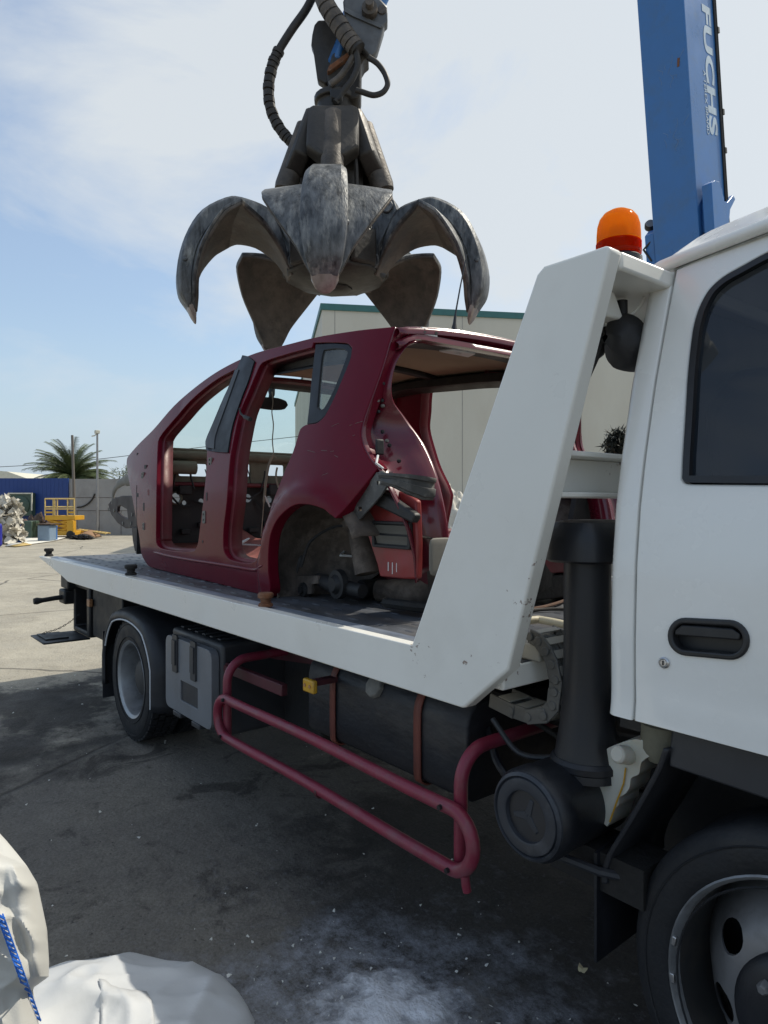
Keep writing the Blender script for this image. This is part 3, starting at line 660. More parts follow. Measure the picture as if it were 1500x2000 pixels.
# ---- washer bottle, front mudguard strip and flap
bp = lambda x, y, Y=1.585: (lambda p: (p.x, p.z))(at(x, y, Y=Y))
ol = [(1188, 1463), (1199, 1456), (1245, 1442), (1283, 1452), (1280, 1470), (1257, 1487), (1252, 1510), (1237, 1518), (1234, 1535), (1226, 1548), (1214, 1556), (1212, 1570), (1203, 1580), (1197, 1600), (1190, 1612), (1172, 1597), (1163, 1580), (1168, 1572), (1169, 1545), (1173, 1540), (1173, 1507), (1180, 1500), (1187, 1500)]
wb = MB().prism([bp(*p) for p in crv(ol, True, 3, 70) for p in [p]] if False else [bp(p.x, p.y) for p in crv([Vector((a, b, 0)) for a, b in ol], True, 3, 70)], 'y', 1.575, 1.67).build('washer_bottle', M['bottle'], tk, bevel=.012, seg=3)
cpx = at(1218, 1474, Y=1.56)
MB().lathe([(0, -.028), (.017, -.028), (.022, -.024), (.023, -.016), (.023, .02), (0, .02)], cpx, (.12, 1, -.25), 24).build('bottle_cap', M['bottle'], wb, bevel=.002)
sn = MB().tube([at(1222, 1500, Y=1.571), at(1218, 1530, Y=1.571), at(1203, 1570, Y=1.571), at(1191, 1605, Y=1.571)], .0022, 6); sn.build('leak_stain', M['yellow'], wb)
fsp = crv([at(1296, 1462, Y=1.54), at(1282, 1500, Y=1.545), at(1250, 1560, Y=1.55), at(1215, 1620, Y=1.55), at(1186, 1668, Y=1.55), at(1176, 1700, Y=1.55), at(1176, 1725, Y=1.55)], k=5)
P = [[p, p + Vector((.010, .004, .003)), p + Vector((.012, .03, 0)), p + Vector((.0, .22, 0)), p + Vector((0, .30, 0))] for p in fsp]
MB().grid(P).build('front_mudguard', M['mudguard'], tk, solid=.007)
fx = at(1165, 1800, Y=1.55).x
MB().prism([(1.545, .60), (1.80, .64), (1.79, .335), (1.77, .325), (1.545, .318)], 'x', fx - .004, fx + .004).build('front_flap', M['plastic'], tk)
MB().prism([(-.852, .905), (-.846, .965), (.3, .965), (.3, .85), (-.2, .86), (-.852, .878)], 'y', 1.555, 1.58).build('cab_skirt', M['toolboxdark'], tk, bevel=.006)
MB().box((-1.25, 1.95, .20), (.4, 1.97, .96)).build('wheel_well_blocker', M['black'], tk)  # black sheet added to block sight of the sunlit ground beyond
MB().box((-1.0, 1.585, .93), (.5, 3.5, .965)).build('cab_floor', M['black'], tk)
MB().lathe([(0, 0), (.04, 0), (.055, .03), (.055, .09), (.03, .10), (0, .10)], (-.90, 1.62, .865), (0, 0, 1), 18).build('cab_mount', M['khaki'], tk)

# ---- cable chain in front of the headboard
P = [at(x, y, Y=1.56) for x, y in ((1035, 1243), (1052, 1252), (1066, 1272), (1078, 1298), (1085, 1328), (1083, 1352), (1080, 1378), (1062, 1398), (1032, 1400), (998, 1388), (962, 1370))]
cc = crv(P, k=3); ch = MB(); ch2 = MB(); chb = MB(); w_ = .10
for i in range(0, len(cc) - 3, 3):
    a, b = cc[i], cc[i + 3]; t = (b - a).normalized(); nrm = Vector((0, 1, 0)).cross(t); h_ = .021
    for y0, chx in ((0, ch), (w_, ch2)):
        vs = []
        for y1 in (0, .007):
            for (s, u) in ((-.15, -1), (-.15, 1), (1.15, 1), (1.15, -1)): vs.append(a + (b - a) * s + nrm * h_ * u + Vector((0, y0 + y1 - (.003 if (i // 3) % 2 else 0), 0)))
        chx.add(vs, [(0,1,2,3), (7,6,5,4), (0,4,5,1), (1,5,6,2), (2,6,7,3), (3,7,4,0)])
        chx.lathe([(.013, -.004), (.013, 0)], a + Vector((0, y0 - .002, 0)), (0, 1, 0), 12)
    for u in (-1, 1):
        m_ = a.lerp(b, .5); vs = []
        for (s, q) in ((-.30, -.1), (.30, -.1), (.30, .1), (-.30, .1)):
            for y1 in (.0075, w_ - .0005): vs.append(m_ + (b - a) * s + nrm * (h_ * .9 * u + q * .02) + Vector((0, y1, 0)))
        chb.add(vs, [(0,2,4,6), (1,7,5,3), (0,1,3,2), (2,3,5,4), (4,5,7,6), (6,7,1,0)])
chain = ch.build('cable_chain', M['chain'], tk, bevel=.002); ch2.build('chain_side', M['chain'], chain, bevel=.002)
chb.build('chain_bar', M['chainlight'], chain)
hs = MB()
for dy in (.03, .05, .075): hs.tube([p + Vector((0, dy, 0)) for p in cc], .007, 8)
hs.build('chain_hose', M['cap'], chain)
hp = [at(1023, 1238, Y=1.78), at(1020, 1222, Y=1.80), at(1030, 1213, Y=1.82), at(1052, 1210, Y=1.86), at(1090, 1217, Y=1.88), at(1130, 1227, Y=1.9), (-1.04, 2.05, 1.06)]
MB().tube(crv(hp, k=5), .0135, 12).build('hose', M['hose_cream'], tk)
MB().box((-1.33, 1.565, DZ + .001), (-1.24, 1.655, DZ + .05)).build('chain_anchor', M['chainlight'], tk, bevel=.006)
MB().tube(crv([(-1.75, 1.78, .86), (-1.3, 1.72, .80), (-1.15, 1.72, .72), (-1.0, 1.8, .70)], k=5), .009, 8).build('hose', M['chassis'], tk)

# ---- cab
YP = [(.90, 1.498), (.985, 1.494), (.997, 1.488), (1.008, 1.488), (1.016, 1.503), (1.034, 1.500), (1.18, 1.499), (1.36, 1.506), (1.50, 1.522), (1.606, 1.543), (1.80, 1.592), (1.97, 1.646), (2.121, 1.698), (2.25, 1.75)]
def cabY(z):
    if z <= YP[0][0]: return YP[0][1]
    for (a, ya), (b, yb) in zip(YP, YP[1:]):
        if z <= b: return ya + (yb - ya) * (z - a) / (b - a)
    return YP[-1][1]
def cab_at(px, py):
    y = 1.5
    for _ in range(40): p = at(px, py, Y=y); y = cabY(p.z)
    return (p.x, p.z)
roofz = lambda x: 2.118 + .105 * (x + .9) - .02 * (x + .9) ** 2
zz = lambda z0, z1, n: [z0 + (z1 - z0) * i / n for i in range(n + 1)]
# door outline
dx0, dx1 = -.906, .20
door = [(dx0, z) for z in zz(.985, 2.10, 24)] + [(x, roofz(x) - .012) for x in zz(-.85, -.1, 8)] + [(.02, 2.05), (.12, 1.75), (dx1, 1.45), (dx1, 1.1), (.16, .985)]
wpx = [(1350, 946), (1338, 944), (1332, 936), (1332, 925), (1334, 880), (1339, 800), (1346, 700), (1354, 640), (1366, 600), (1385, 566), (1412, 541), (1450, 519), (1500, 492)]
win = [cab_at(*p) for p in wpx]
wtop = win[-1]
win_o = win + [(-.45, wtop[1] + .035), (-.20, wtop[1] + .035), (-.12, wtop[1] + .01), (-.02, 1.85), (.08, 1.62), (.085, 1.56), (.06, 1.535), (-.3, 1.532)]
cxw, czw = -.40, 1.75
def shrink(lp, d):
    n = len(lp); o = []
    for i in range(n):
        a, b, c = Vector(lp[i-1]), Vector(lp[i]), Vector(lp[(i+1) % n])
        t = (c - a).normalized(); nn = Vector((-t.y, t.x)); o.append(b + nn * d)
    if abs(sum((o[i-1].x*o[i].y - o[i].x*o[i-1].y) for i in range(n))) > abs(sum((lp[i-1][0]*lp[i][1] - lp[i][0]*lp[i-1][1]) for i in range(n))):
        return shrink(lp, -d) if d > 0 else [tuple(q) for q in o]
    return [tuple(q) for q in o]
win_s = [(p.x, p.y) for p in crv([Vector((a, b, 0)) for a, b in win_o], True, 4, 75)]
hrec = rrect(-.815, 1.172, -.650, 1.243, .0345, 7)
hrec = [(x, z + (x + .73) * .08) for x, z in hrec]
fn = lambda k: (lambda u, v: Vector((u, cabY(v) + k, v)))
cab = MB().panel(door, [win_s, hrec], fn(0), fn(.03), .05).build('cab_door', M['cabwhite'], tk, bevel=.004)
seal_i = shrink(win_s, .020); 
MB().panel(shrink(win_s, -.004), [seal_i], fn(-.006), fn(.016), None).build('window_seal', M['seal'], cab, bevel=.004)
m_win = bpy.data.materials.new('cab_window_glass'); m_win.use_nodes = True
p_ = m_win.node_tree.nodes['Principled BSDF']; t_ = m_win.node_tree
p_.inputs['Roughness'].default_value = .045; p_.inputs['Specular IOR Level'].default_value = .62
tc_ = N(t_, 'ShaderNodeTexCoord'); n_ = N(t_, 'ShaderNodeTexNoise'); n_.inputs['Scale'].default_value = 95; n_.inputs['Detail'].default_value = 8; n_.inputs['Roughness'].default_value = .75
mp_ = N(t_, 'ShaderNodeMapping'); mp_.inputs['Scale'].default_value = (1, 1, .35); L(tc_.outputs['Object'], mp_.inputs[0]) if False else None
t_.links.new(tc_.outputs['Object'], mp_.inputs[0]); t_.links.new(mp_.outputs[0], n_.inputs['Vector'])
r_ = N(t_, 'ShaderNodeValToRGB'); r_.color_ramp.elements[0].position = .62; r_.color_ramp.elements[0].color = (.016, .022, .030, 1); r_.color_ramp.elements[1].position = .95; r_.color_ramp.elements[1].color = (.09, .10, .11, 1)
t_.links.new(n_.outputs[0], r_.inputs[0]); t_.links.new(r_.outputs[0], p_.inputs['Base Color'])
p_.inputs['Alpha'].default_value = .78
MB().panel(seal_i, [], fn(.010), None, .08).build('window_pane', m_win, cab)
# handle
hy = cabY(1.2)
hd0 = MB().panel(shrink(hrec, -.007), [shrink(hrec, .006)], fn(-.007), fn(.02), None).build('door_handle', M['handle'], cab, bevel=.004, seg=3)
MB().panel(shrink(hrec, -.001), [], fn(.030), None, .03).build('handle_recess', M['handle'], hd0)
hf = [(-.807, 1.203), (-.664, 1.213), (-.662, 1.226), (-.680, 1.236), (-.790, 1.229), (-.806, 1.216)]
MB().panel(hf, [], fn(-.002), fn(.012), None).build('handle_flap', M['handle'], hd0, bevel=.003)
lk = cab_at(1298, 1294)
lko = MB().lathe([(.013, 0), (.013, -.004), (.010, -.006), (.009, -.004), (.007, -.007), (0, -.007)], (lk[0], cabY(lk[1]), lk[1]), (0, 1, 0), 24).build('door_lock', M['chrome'], cab)
MB().box((lk[0] - .0012, cabY(lk[1]) - .009, lk[1] - .005), (lk[0] + .0012, cabY(lk[1]) - .0072, lk[1] + .005)).build('keyhole', M['seal'], lko)
# rear corner strip and back wall of the cab
cs = MB(); P = []
for z in zz(.985, 2.125, 40):
    y = cabY(z); row = [Vector((dx0 - .008, y + .028, z)), Vector((dx0 - .006, y + .003, z)), Vector((dx0 - .010, y, z)), Vector((-.955, y, z))]
    for a in (15, 35, 55, 75, 90): row.append(Vector((-.955 - .028 * math.sin(R(a)), y + .028 * (1 - math.cos(R(a))), z)))
    row.append(Vector((-.983, TC, z))); P.append(row)
cs.grid(P); cshell = cs.build('cab_back', M['cabwhite'], tk, ang=60)
mir(cs).build('cab_back', M['cabwhite'], tk, ang=60)
fd = MB().panel([(dx0, z) for z in zz(.985, 2.1, 12)] + [(x, roofz(x) - .02) for x in zz(-.85, .0, 6)] + [(.35, 1.6), (.55, 1.4), (.6, .985)], [], lambda u, v: Vector((u, 2 * TC - cabY(v), v)), lambda u, v: Vector((u, 2 * TC - cabY(v) - .03, v)), .1)
fd.build('cab_far_side', M['cabwhite'], tk)
fq = MB().panel([(dx1 + .006, 1.45), (.62, 1.45), (.68, 1.2), (.66, .985), (.2, .985), (dx1 + .006, 1.1)], [], fn(0), fn(.03), .1); fq.build('cab_front_quarter', M['cabwhite'], tk)
ap2 = MB().panel([(.206, 1.455), (.126, 1.75), (.026, 2.05), (-.06, 2.175), (.06, 2.175), (.62, 1.455)], [], fn(0), fn(.03), .08); ap2.build('cab_pillar', M['cabwhite'], tk); mir(ap2).build('cab_pillar', M['cabwhite'], tk)
MB().add([(.62, 1.53, 1.45), (.62, 3.57, 1.45), (.05, 3.40, 2.12), (.05, 1.70, 2.12)], [(0, 1, 2, 3)]).build('cab_windscreen', M['seal'], tk, solid=.01)
MB().add([(.68, 1.5, .95), (.68, 3.6, .95), (.62, 3.57, 1.45), (.62, 1.53, 1.45)], [(0, 1, 2, 3)]).build('cab_front', M['cabwhite'], tk, solid=.02)
# roof cap with rain gutter
nx, ny = 30, 16; P = []
for i in range(nx + 1):
    x = -1.012 + (1.09) * i / nx; row = []
    for j in range(ny + 1):
        t = -1 + 2 * j / ny
        e = max(abs(t), 0) ; ex = min(1, (x + 1.012) / .17); rx = math.sqrt(max(0, 1 - (1 - ex) ** 2)); rt_ = math.sqrt(max(0, 1 - max(0, (e - .84) / .16) ** 2))
        hw = .862 - .05 * (1 - min(1, (x + 1.012) / .08)) ** 2
        row.append(Vector((x, TC + t * hw, roofz(max(x, -.98)) + .012 + .072 * min(rx, 1) * rt_ + .05 * rx * (1 - t * t))))
    P.append(row)
cr_ = MB().grid(P); cr_.grid([[q - Vector((0, 0, .03)) if k not in (0,) else q - Vector((0, 0, .03)) for k, q in enumerate(r)] for r in P])
edge = [r[0] for r in P][::-1] + P[0][1:] + [r[-1] for r in P][1:]
gut = [e_ + Vector((0, 0, -.008)) for e_ in edge]
cr_.tube(gut, .017, 8); cr_.build('cab_roof', M['cabwhite'], tk, ang=50)
# seat inside, seen dimly through the pane
MB().prism([(-.80, 1.0), (-.88, 1.75), (-.80, 1.85), (-.66, 1.83), (-.60, 1.2), (-.25, 1.18), (-.22, 1.02)], 'y', 1.75, 2.3).build('cab_seat', M['inner'], tk, bevel=.05, seg=3)
MB().box((-.965, 1.70, .97), (-.955, 3.4, 2.05)).build('cab_lining', M['inner'], tk)

# ---- work lamp, bracket, cable and beacon on the headboard
BX = -.985
wl = MB().prism([(1.53, 2.05), (1.585, 2.05), (1.625, 1.99), (1.615, 1.982), (1.555, 1.982), (1.545, 1.99)], 'x', BX - .09, BX - .03).build('lamp_bracket', M['white'], tk, bevel=.006)
lmp = MB(); P = []
c0 = at(1216, 668, D=1.84)
for (k, rr) in ((-.10, .02), (-.085, .055), (-.05, .072), (0, .078), (.05, .074), (.10, .070), (.14, .055), (.155, .02)):
    P.append([c0 + CR * (k * .52) + Vector((-.3 * k * .2, 0, -.10 * k)) + Vector((0, 0, rr * math.sin(a) * 1.0)) + CD * (rr * .7 * math.cos(a)) + Vector((noise.noise(Vector((a * 2, k * 20, 1))), noise.noise(Vector((a * 2, k * 20, 5))), noise.noise(Vector((a * 2, k * 20, 9))))) * .018 for a in [2 * PI * i / 20 for i in range(21)]])
lmp.grid(P); lamp = lmp.build('work_lamp', M['bag_black'], tk, ang=50, sub=1)
MB().lathe([(.016, 0), (.016, .06), (0, .06)], at(1214, 632, D=1.84), (0, 0, 1), 12).build('lamp_stem', M['black'], lamp)
MB().tube(crv([at(1176, 640, D=1.90), at(1180, 660, D=1.9), at(1170, 690, D=1.9), at(1150, 735, D=1.92)], k=4), [.012] * 4 + [.014] * 5 + [.006] * 4, 8).build('lamp_strap', M['bag_black'], lamp)
MB().tube(crv([at(1254, 525, D=1.84), at(1262, 560, D=1.84), at(1254, 592, D=1.84), at(1236, 612, D=1.84), at(1216, 618, D=1.84)], k=5), .0042, 8).build('lamp_cable', M['cabwhite'], tk)
BC = Vector((-.985, 1.555, 2.097))
def lensmat(name, col, tcol):
    m = bpy.data.materials.new(name); m.use_nodes = True; t = m.node_tree; p = t.nodes['Principled BSDF']; o = t.nodes['Material Output']
    p.inputs['Base Color'].default_value = (*col, 1); p.inputs['Roughness'].default_value = .14
    tl = N(t, 'ShaderNodeBsdfTranslucent'); tl.inputs[0].default_value = (*tcol, 1); tr = N(t, 'ShaderNodeBsdfTransparent'); tr.inputs[0].default_value = (*tcol, 1)
    a = N(t, 'ShaderNodeMixShader'); a.inputs[0].default_value = .35; t.links.new(tl.outputs[0], a.inputs[1]); t.links.new(tr.outputs[0], a.inputs[2])
    b = N(t, 'ShaderNodeMixShader'); b.inputs[0].default_value = .84; t.links.new(p.outputs[0], b.inputs[1]); t.links.new(a.outputs[0], b.inputs[2]); t.links.new(b.outputs[0], o.inputs[0]); return m
m_am = lensmat('amber_lens', (.75, .22, .012), (1.0, .66, .10)); m_red = lensmat('amber_band', (.45, .06, .008), (.85, .18, .012))
bs = MB().lathe([(0, 0), (.057, 0), (.057, .020), (.05, .026), (0, .026)], BC, (0, 0, 1), 36).build('beacon', M['plastic'], tk)
rp = [(.0525, .0265), (.054, .030), (.054, .034)]
for k in range(9): rp += [(.0545, .036 + k * .003), (.0530, .0375 + k * .003)]
MB().lathe(rp, BC, (0, 0, 1), 48).build('beacon_band', m_red, bs, solid=.0015)
rp = []
rp += [(.0535, .0635), (.053, .066), (.0525, .085), (.051, .104), (.046, .121), (.036, .134), (.022, .142), (0, .145)]
ln = MB().lathe(rp, BC, (0, 0, 1), 48); ln.build('beacon_lens', m_am, bs, solid=.0015)
MB().lathe([(.012, .03), (.012, .09), (.022, .10), (.024, .05), (.02, .03)], BC, (0, 0, 1), 16).build('beacon_reflector', M['chrome'], bs)
# ---- rear underlift stowage with its flap let down, marker arm, chain
ub = MB().prism([(-6.18, .44), (-5.72, .44), (-5.72, .85), (-6.18, .85)], 'y', 1.62, 2.2, holes=[[(-6.14, .48), (-5.80, .48), (-5.80, .81), (-6.14, .81)]]).build('underlift_box', M['black'], tk, bevel=.012)
MB().box((-5.70, 1.64, .46), (-5.0, 2.1, .85)).build('underlift_housing', M['black'], tk, bevel=.01)
MB().box((-6.13, 1.9, .485), (-5.81, 1.92, .80)).build('box_back', M['chassis'], ub)
MB().box((-6.17, 1.29, .425), (-5.74, 1.635, .4385)).build('box_flap', M['black'], ub, bevel=.006)
fr2 = MB().box((-6.14, 1.33, .439), (-5.84, 1.50, .449)).build('flap_plate', M['black'], ub, bevel=.003)
am = MB().box((-6.36, 1.55, .66), (-6.18, 1.75, .78)); am.box((-6.34, 1.56, .79), (-6.12, 1.8, .92)); am.build('tail_bar', M['black'], tk, bevel=.014)
MB().tube([(-6.27, 1.60, .715), (-6.27, 1.50, .71), (-6.27, 1.40, .70), (-6.27, 1.36, .698), (-6.27, 1.335, .697)], [.022, .02, .02, .03, .024], 12).build('marker_arm', M['rubber'], tk)
cn = MB()
A, B = Vector((-6.10, 1.36, .455)), Vector((-5.98, 1.62, .60))
for i in range(16):
    c = A.lerp(B, (i + .5) / 16) - Vector((0, 0, .03 * math.sin(PI * (i + .5) / 16))); t = (B - A).normalized(); u = Vector((0, 0, 1)) if i % 2 else t.cross(Vector((0, 0, 1))).normalized()
    cn.tube([c + t * .013 * math.cos(a) + u * .006 * math.sin(a) for a in [2 * PI * q / 10 for q in range(10)]], .0022, 5, closed=True)
cn.build('flap_chain', M['black'], tk)
ml = at(178, 1177, Y=1.63); MB().box((ml.x - .035, 1.605, ml.z - .03), (ml.x + .035, 1.635, ml.z + .03)).build('side_marker', M['amber'], tk, bevel=.006)
MB().box((-6.3, 1.9, .62), (-6.2, 3.3, .9)).build('tail_board', M['black'], tk, bevel=.01)
MB().box((-5.0, 1.72, .3), (-4.97, 1.8, .4)).build('tow_eye', M['rust'], tk, bevel=.01)

# ---- lines, cables and odd brackets under the bed
rr = random.Random(5)
for k in range(7):
    y = 1.72 + .07 * k; z = .90 - .035 * (k % 4); x0 = -4.0 + .25 * (k % 3); pts = [(x0 + i * .32, y + .03 * math.sin(i * 1.3 + k), z - .03 * abs(math.sin(i * .9 + k))) for i in range(9)]
    MB().tube(crv(pts, k=3), rr.choice([.007, .010, .014]), 7).build('brake_line', M['chassis'], tk)
for k in range(6):
    x = -3.5 + .38 * k; MB().box((x, 1.62, .865), (x + .035, 1.70, .92)).build('clip_bracket', M['chassis' if k % 2 else 'frame'], tk, bevel=.004)
MB().tube(crv([(-1.52, 1.66, .78), (-1.42, 1.60, .70), (-1.30, 1.62, .62), (-1.22, 1.66, .60)], k=5), .013, 8).build('fuel_hose', M['plastic'], tk)
MB().tube(crv([(-1.36, 1.50, .88), (-1.28, 1.52, .80), (-1.20, 1.56, .80), (-1.12, 1.6, .84)], k=5), .008, 8).build('hose', M['plastic'], tk)

# ------------------------------------------------------------------ stripped car shell on the deck
# car axes: x towards its rear, y away from the viewer (0 = near side, WID = far side), z up
CO_, CTH = Vector((-3.6, 1.69, 0)), R(-3.1)
car = root('car_shell', CO_, 'stripped dark red hatchback shell without doors or wheels, standing on the flatbed', 'car', rz=CTH, local=True)
RL = Matrix.Rotation(-CTH, 3, 'Z'); CL = RL @ (CO - CO_); WID = 1.62; MIDY = WID / 2
def cl(px, py, x=None, y=None, z=None):
    q = RL @ ray(px, py); t = (x - CL.x) / q.x if x is not None else (y - CL.y) / q.y if y is not None else (z - CL.z) / q.z
    return CL + q * t
ACX, ACZ = 1.02, 1.13                                   # rear wheel arch centre
def ys(x, z):
    zb = 1.58 + .25 * max(0, -1.0 - x); y = 0
    if z > zb: y += .27 * (z - zb)
    if z < 1.2: y += .12 * (1.2 - z)
    if x < -.9: y += .05 * min(-.9 - x, 1.3) ** 2
    if x > .9: y += .2 * (x - .9) ** 2
    r = math.hypot(x - ACX, z - ACZ)
    if r < .47 and z > 1.0: y -= .028 * max(0, min(1, (.47 - r) / .035))
    return y
def ct(px, py):
    y = 0.0
    for _ in range(40): p = cl(px, py, y=y); y = .5 * y + .5 * ys(p.x, p.z)
    return (p.x, p.z)
def smooth2(px, k=4, corner=45): return [ct(p.x, p.y) for p in crv([Vector((a, b, 0)) for a, b in px], True, k, corner)]
top_px = [(249, 893), (270, 868), (300, 838), (340, 792), (380, 757), (420, 728), (460, 706), (500, 689), (560, 673), (620, 658), (700, 645), (770, 638)]
out_px = top_px + [(760, 668), (745, 720), (728, 768), (712, 812), (704, 845), (710, 875), (724, 900), (737, 915), (715, 944), (690, 975), (655, 1013),
    (643, 1004), (632, 995), (605, 986), (578, 986), (557, 998), (539, 1019), (528, 1046), (524, 1080), (524, 1115), (528, 1150), (525, 1166), (505, 1161), (460, 1149), (420, 1139), (340, 1120), (292, 1107), (284, 1098), (276, 1082), (272, 1050), (264, 1005), (256, 960), (250, 930), (247, 905)]
fdoor_px = [(305, 1058), (305, 1010), (306, 940), (309, 862), (316, 848), (344, 815), (371, 784), (403, 756), (432, 736), (463, 720), (456, 741), (432, 791), (407, 855), (404, 880), (403, 915), (397, 975), (391, 1025), (386, 1062), (380, 1075), (368, 1077), (340, 1076), (317, 1072), (309, 1067)]
rdoor_px = [(512, 709), (560, 692), (609, 679), (612, 670), (640, 669), (678, 671), (687, 680), (684, 700), (668, 740), (653, 775), (634, 812), (618, 826), (596, 830), (586, 838), (572, 882), (555, 922), (534, 976), (520, 1020), (512, 1048), (507, 1078), (500, 1093), (488, 1100), (468, 1098), (448, 1092), (438, 1078), (436, 1062), (437, 1030), (443, 980), (449, 900), (457, 855), (468, 807), (484, 769), (499, 733)]
A_ = smooth2(out_px); Hf = smooth2(fdoor_px); Hr = smooth2(rdoor_px)
TH_ = .055
sideB = MB().panel(A_, [Hf, Hr], lambda u, v: Vector((u, ys(u, v), v)), lambda u, v: Vector((u, ys(u, v) + TH_, v)), .035)
sideB.build('side_panel', M['redpaint'], car, bevel=.010, seg=3, ang=50)
def mirc(mb):
    n = MB(); n.v = [(v[0], WID - v[1], v[2]) for v in mb.v]; n.f = [f[::-1] for f in mb.f]; return n
mirc(sideB).build('side_panel', M['redpaint'], car, bevel=.006, seg=2, ang=50)
# inner returns of the near door openings (flanges, darker red)
def flange(px_loop, d0, d1, inset, name):
    lp = smooth2(px_loop); lp2 = shrink(lp, inset); n = len(lp); m = MB()
    P = [[Vector((a[0], ys(a[0], a[1]) + d0, a[1])) for a in lp], [Vector((b[0], ys(b[0], b[1]) + d0 + .012, b[1])) for b in lp2], [Vector((b[0], ys(b[0], b[1]) + d1, b[1])) for b in lp2]]
    for r in P: r.append(r[0])
    return m.grid(P)
for nm, lp in (('front_door_frame', fdoor_px), ('rear_door_frame', rdoor_px[:4] + rdoor_px[4:])):
    fl_ = flange(lp, TH_ * .55, TH_ + .05, .012, nm); fl_.build(nm, M['redinner'], car, solid=.004); mirc(fl_).build(nm, M['redinner'], car, solid=.004)
# sill step line
sl = [ct(*p) for p in ((300, 1078), (330, 1086), (380, 1095), (420, 1101), (470, 1109), (500, 1113), (512, 1105))]
MB().tube(crv([Vector((a, ys(a, b) - .001, b)) for a, b in sl], k=4), [.002] + [.010] * 23 + [.002], 10).build('sill_step', M['redpaint'], car)
# black sash on the B pillar
sash_px = [(476, 694), (487, 697), (499, 706), (488, 742), (474, 778), (456, 833), (447, 884), (426, 883), (405, 879), (404, 861), (418, 827), (440, 775), (458, 738)]
sh = smooth2(sash_px, 3)
MB().panel(sh, [], lambda u, v: Vector((u, ys(u, v) - .009, v)), lambda u, v: Vector((u, ys(u, v) + .003, v)), .05).build('pillar_sash', M['sash'], car, bevel=.003)
sh2 = smooth2([(463, 722), (470, 722), (446, 790), (424, 852), (422, 877), (406, 874), (405, 862), (420, 828), (442, 776)], 3)
MB().panel(sh2, [], lambda u, v: Vector((u, ys(u, v) - .0135, v)), lambda u, v: Vector((u, ys(u, v) - .0095, v)), .05).build('sash_facet', M['toolboxdark'], car, bevel=.002)
# hinges and strikers on the pillars
def plate(px, py, w, h, m, name, dz=.005, par=None):
    a, b = ct(px, py); y = ys(a, b)
    p = MB().prism(rrect(a - w, b - h, a + w, b + h, min(w, h) * .5, 4), 'y', y - dz, y + .004).build(name, M[m], par or car, bevel=.003)
    for s in (-1, 1): MB().lathe([(0, -.003), (.006, -.003), (.006, 0)], (a, y - dz, b + s * h * .45), (0, 1, 0), 8).build(name + '_bolt', M['carblack'], p)
    return p
plate(411, 902, .022, .026, 'dustygrey', 'door_hinge'); plate(399, 1010, .020, .036, 'dustygrey', 'door_hinge')
plate(279, 929, .022, .026, 'dustygrey', 'door_hinge'); plate(281, 1028, .020, .026, 'dustygrey', 'door_hinge')
for (px, py, w, h, m) in ((284, 914, .03, .028, 'carblack'), (269, 967, .04, .018, 'carblack'), (281, 990, .020, .036, 'carblack'), (290, 962, .022, .026, 'redinner'), (268, 888, .014, .018, 'carblack'), (404, 970, .010, .03, 'carblack'), (396, 1058, .009, .010, 'carblack')):
    a, b = ct(px, py); y = ys(a, b); MB().prism(rrect(a - w * .8, b - h * .8, a + w * .8, b + h * .8, .006, 3), 'y', y - .0018, y + .003).build('pillar_hole_plug', M[m], car, bevel=.002)
# quarter window: black frame and pane
qo = smooth2([(614, 672), (650, 670), (678, 672), (686, 681), (683, 700), (667, 740), (652, 775), (633, 811), (617, 825), (597, 829), (601, 795), (606, 740)], 3, 40)
qi = smooth2([(630, 684), (652, 681), (670, 682), (676, 688), (674, 697), (660, 735), (645, 770), (630, 797), (622, 801), (617, 795), (621, 750), (626, 700)], 3, 40)
MB().panel(qo, [qi], lambda u, v: Vector((u, ys(u, v) + .006, v)), lambda u, v: Vector((u, ys(u, v) + .022, v)), .05).build('quarter_window_frame', M['sash'], car, bevel=.003)
qp = MB().panel(qi, [], lambda u, v: Vector((u, ys(u, v) + .013, v)), None, .06); qp.build('quarter_window', M['qglass'], car)
qf = MB().panel(qo, [qi], lambda u, v: Vector((u, WID - ys(u, v) - .006, v)), lambda u, v: Vector((u, WID - ys(u, v) - .022, v)), .05); qf.build('quarter_window_frame', M['sash'], car)

# ---- roof and windscreen
rail = []
for p in crv([Vector((a, b, 0)) for a, b in top_px], False, 5): a, b = ct(p.x, p.y); rail.append(Vector((a, ys(a, b), b)))
i0 = min(range(len(rail)), key=lambda i: abs(rail[i].x + .42))
def crossrow(p, n, inset, crown, fwd=0, t0=0, t1=1, dz=0):
    row = []
    for j in range(n + 1):
        t = t0 + (t1 - t0) * j / n; c = (4 * t * (1 - t)) ** .75
        row.append(Vector((p.x - fwd * c, p.y + inset + (WID - 2 * (p.y + inset)) * t, p.z + crown * c + dz)))
    return row
rp_ = [crossrow(p, 24, .02, .045, .0, dz=-.006) for p in rail[i0:]]
MB().grid(rp_).build('roof', M['redgloss'], car, solid=.008)
MB().grid([crossrow(p, 20, .05, .04, dz=-.035) for p in rail[i0 + 1:-3]]).build('headliner', M['liner'], car, solid=.01)
for f_, w in ((.02, .10), (.42, .07), (.93, .12)):
    p = rail[i0 + int(f_ * (len(rail) - 1 - i0))]; r_ = crossrow(p, 20, .05, .04, dz=-.055)
    MB().grid([[q + Vector((dx, 0, dzz)) for q in r_] for dx, dzz in ((-w / 2, .01), (-w / 2 + .01, -.012), (w / 2 - .01, -.012), (w / 2, .01))]).build('roof_bow', M['carblack'] if f_ > .4 else M['redinner'], car, solid=.004)
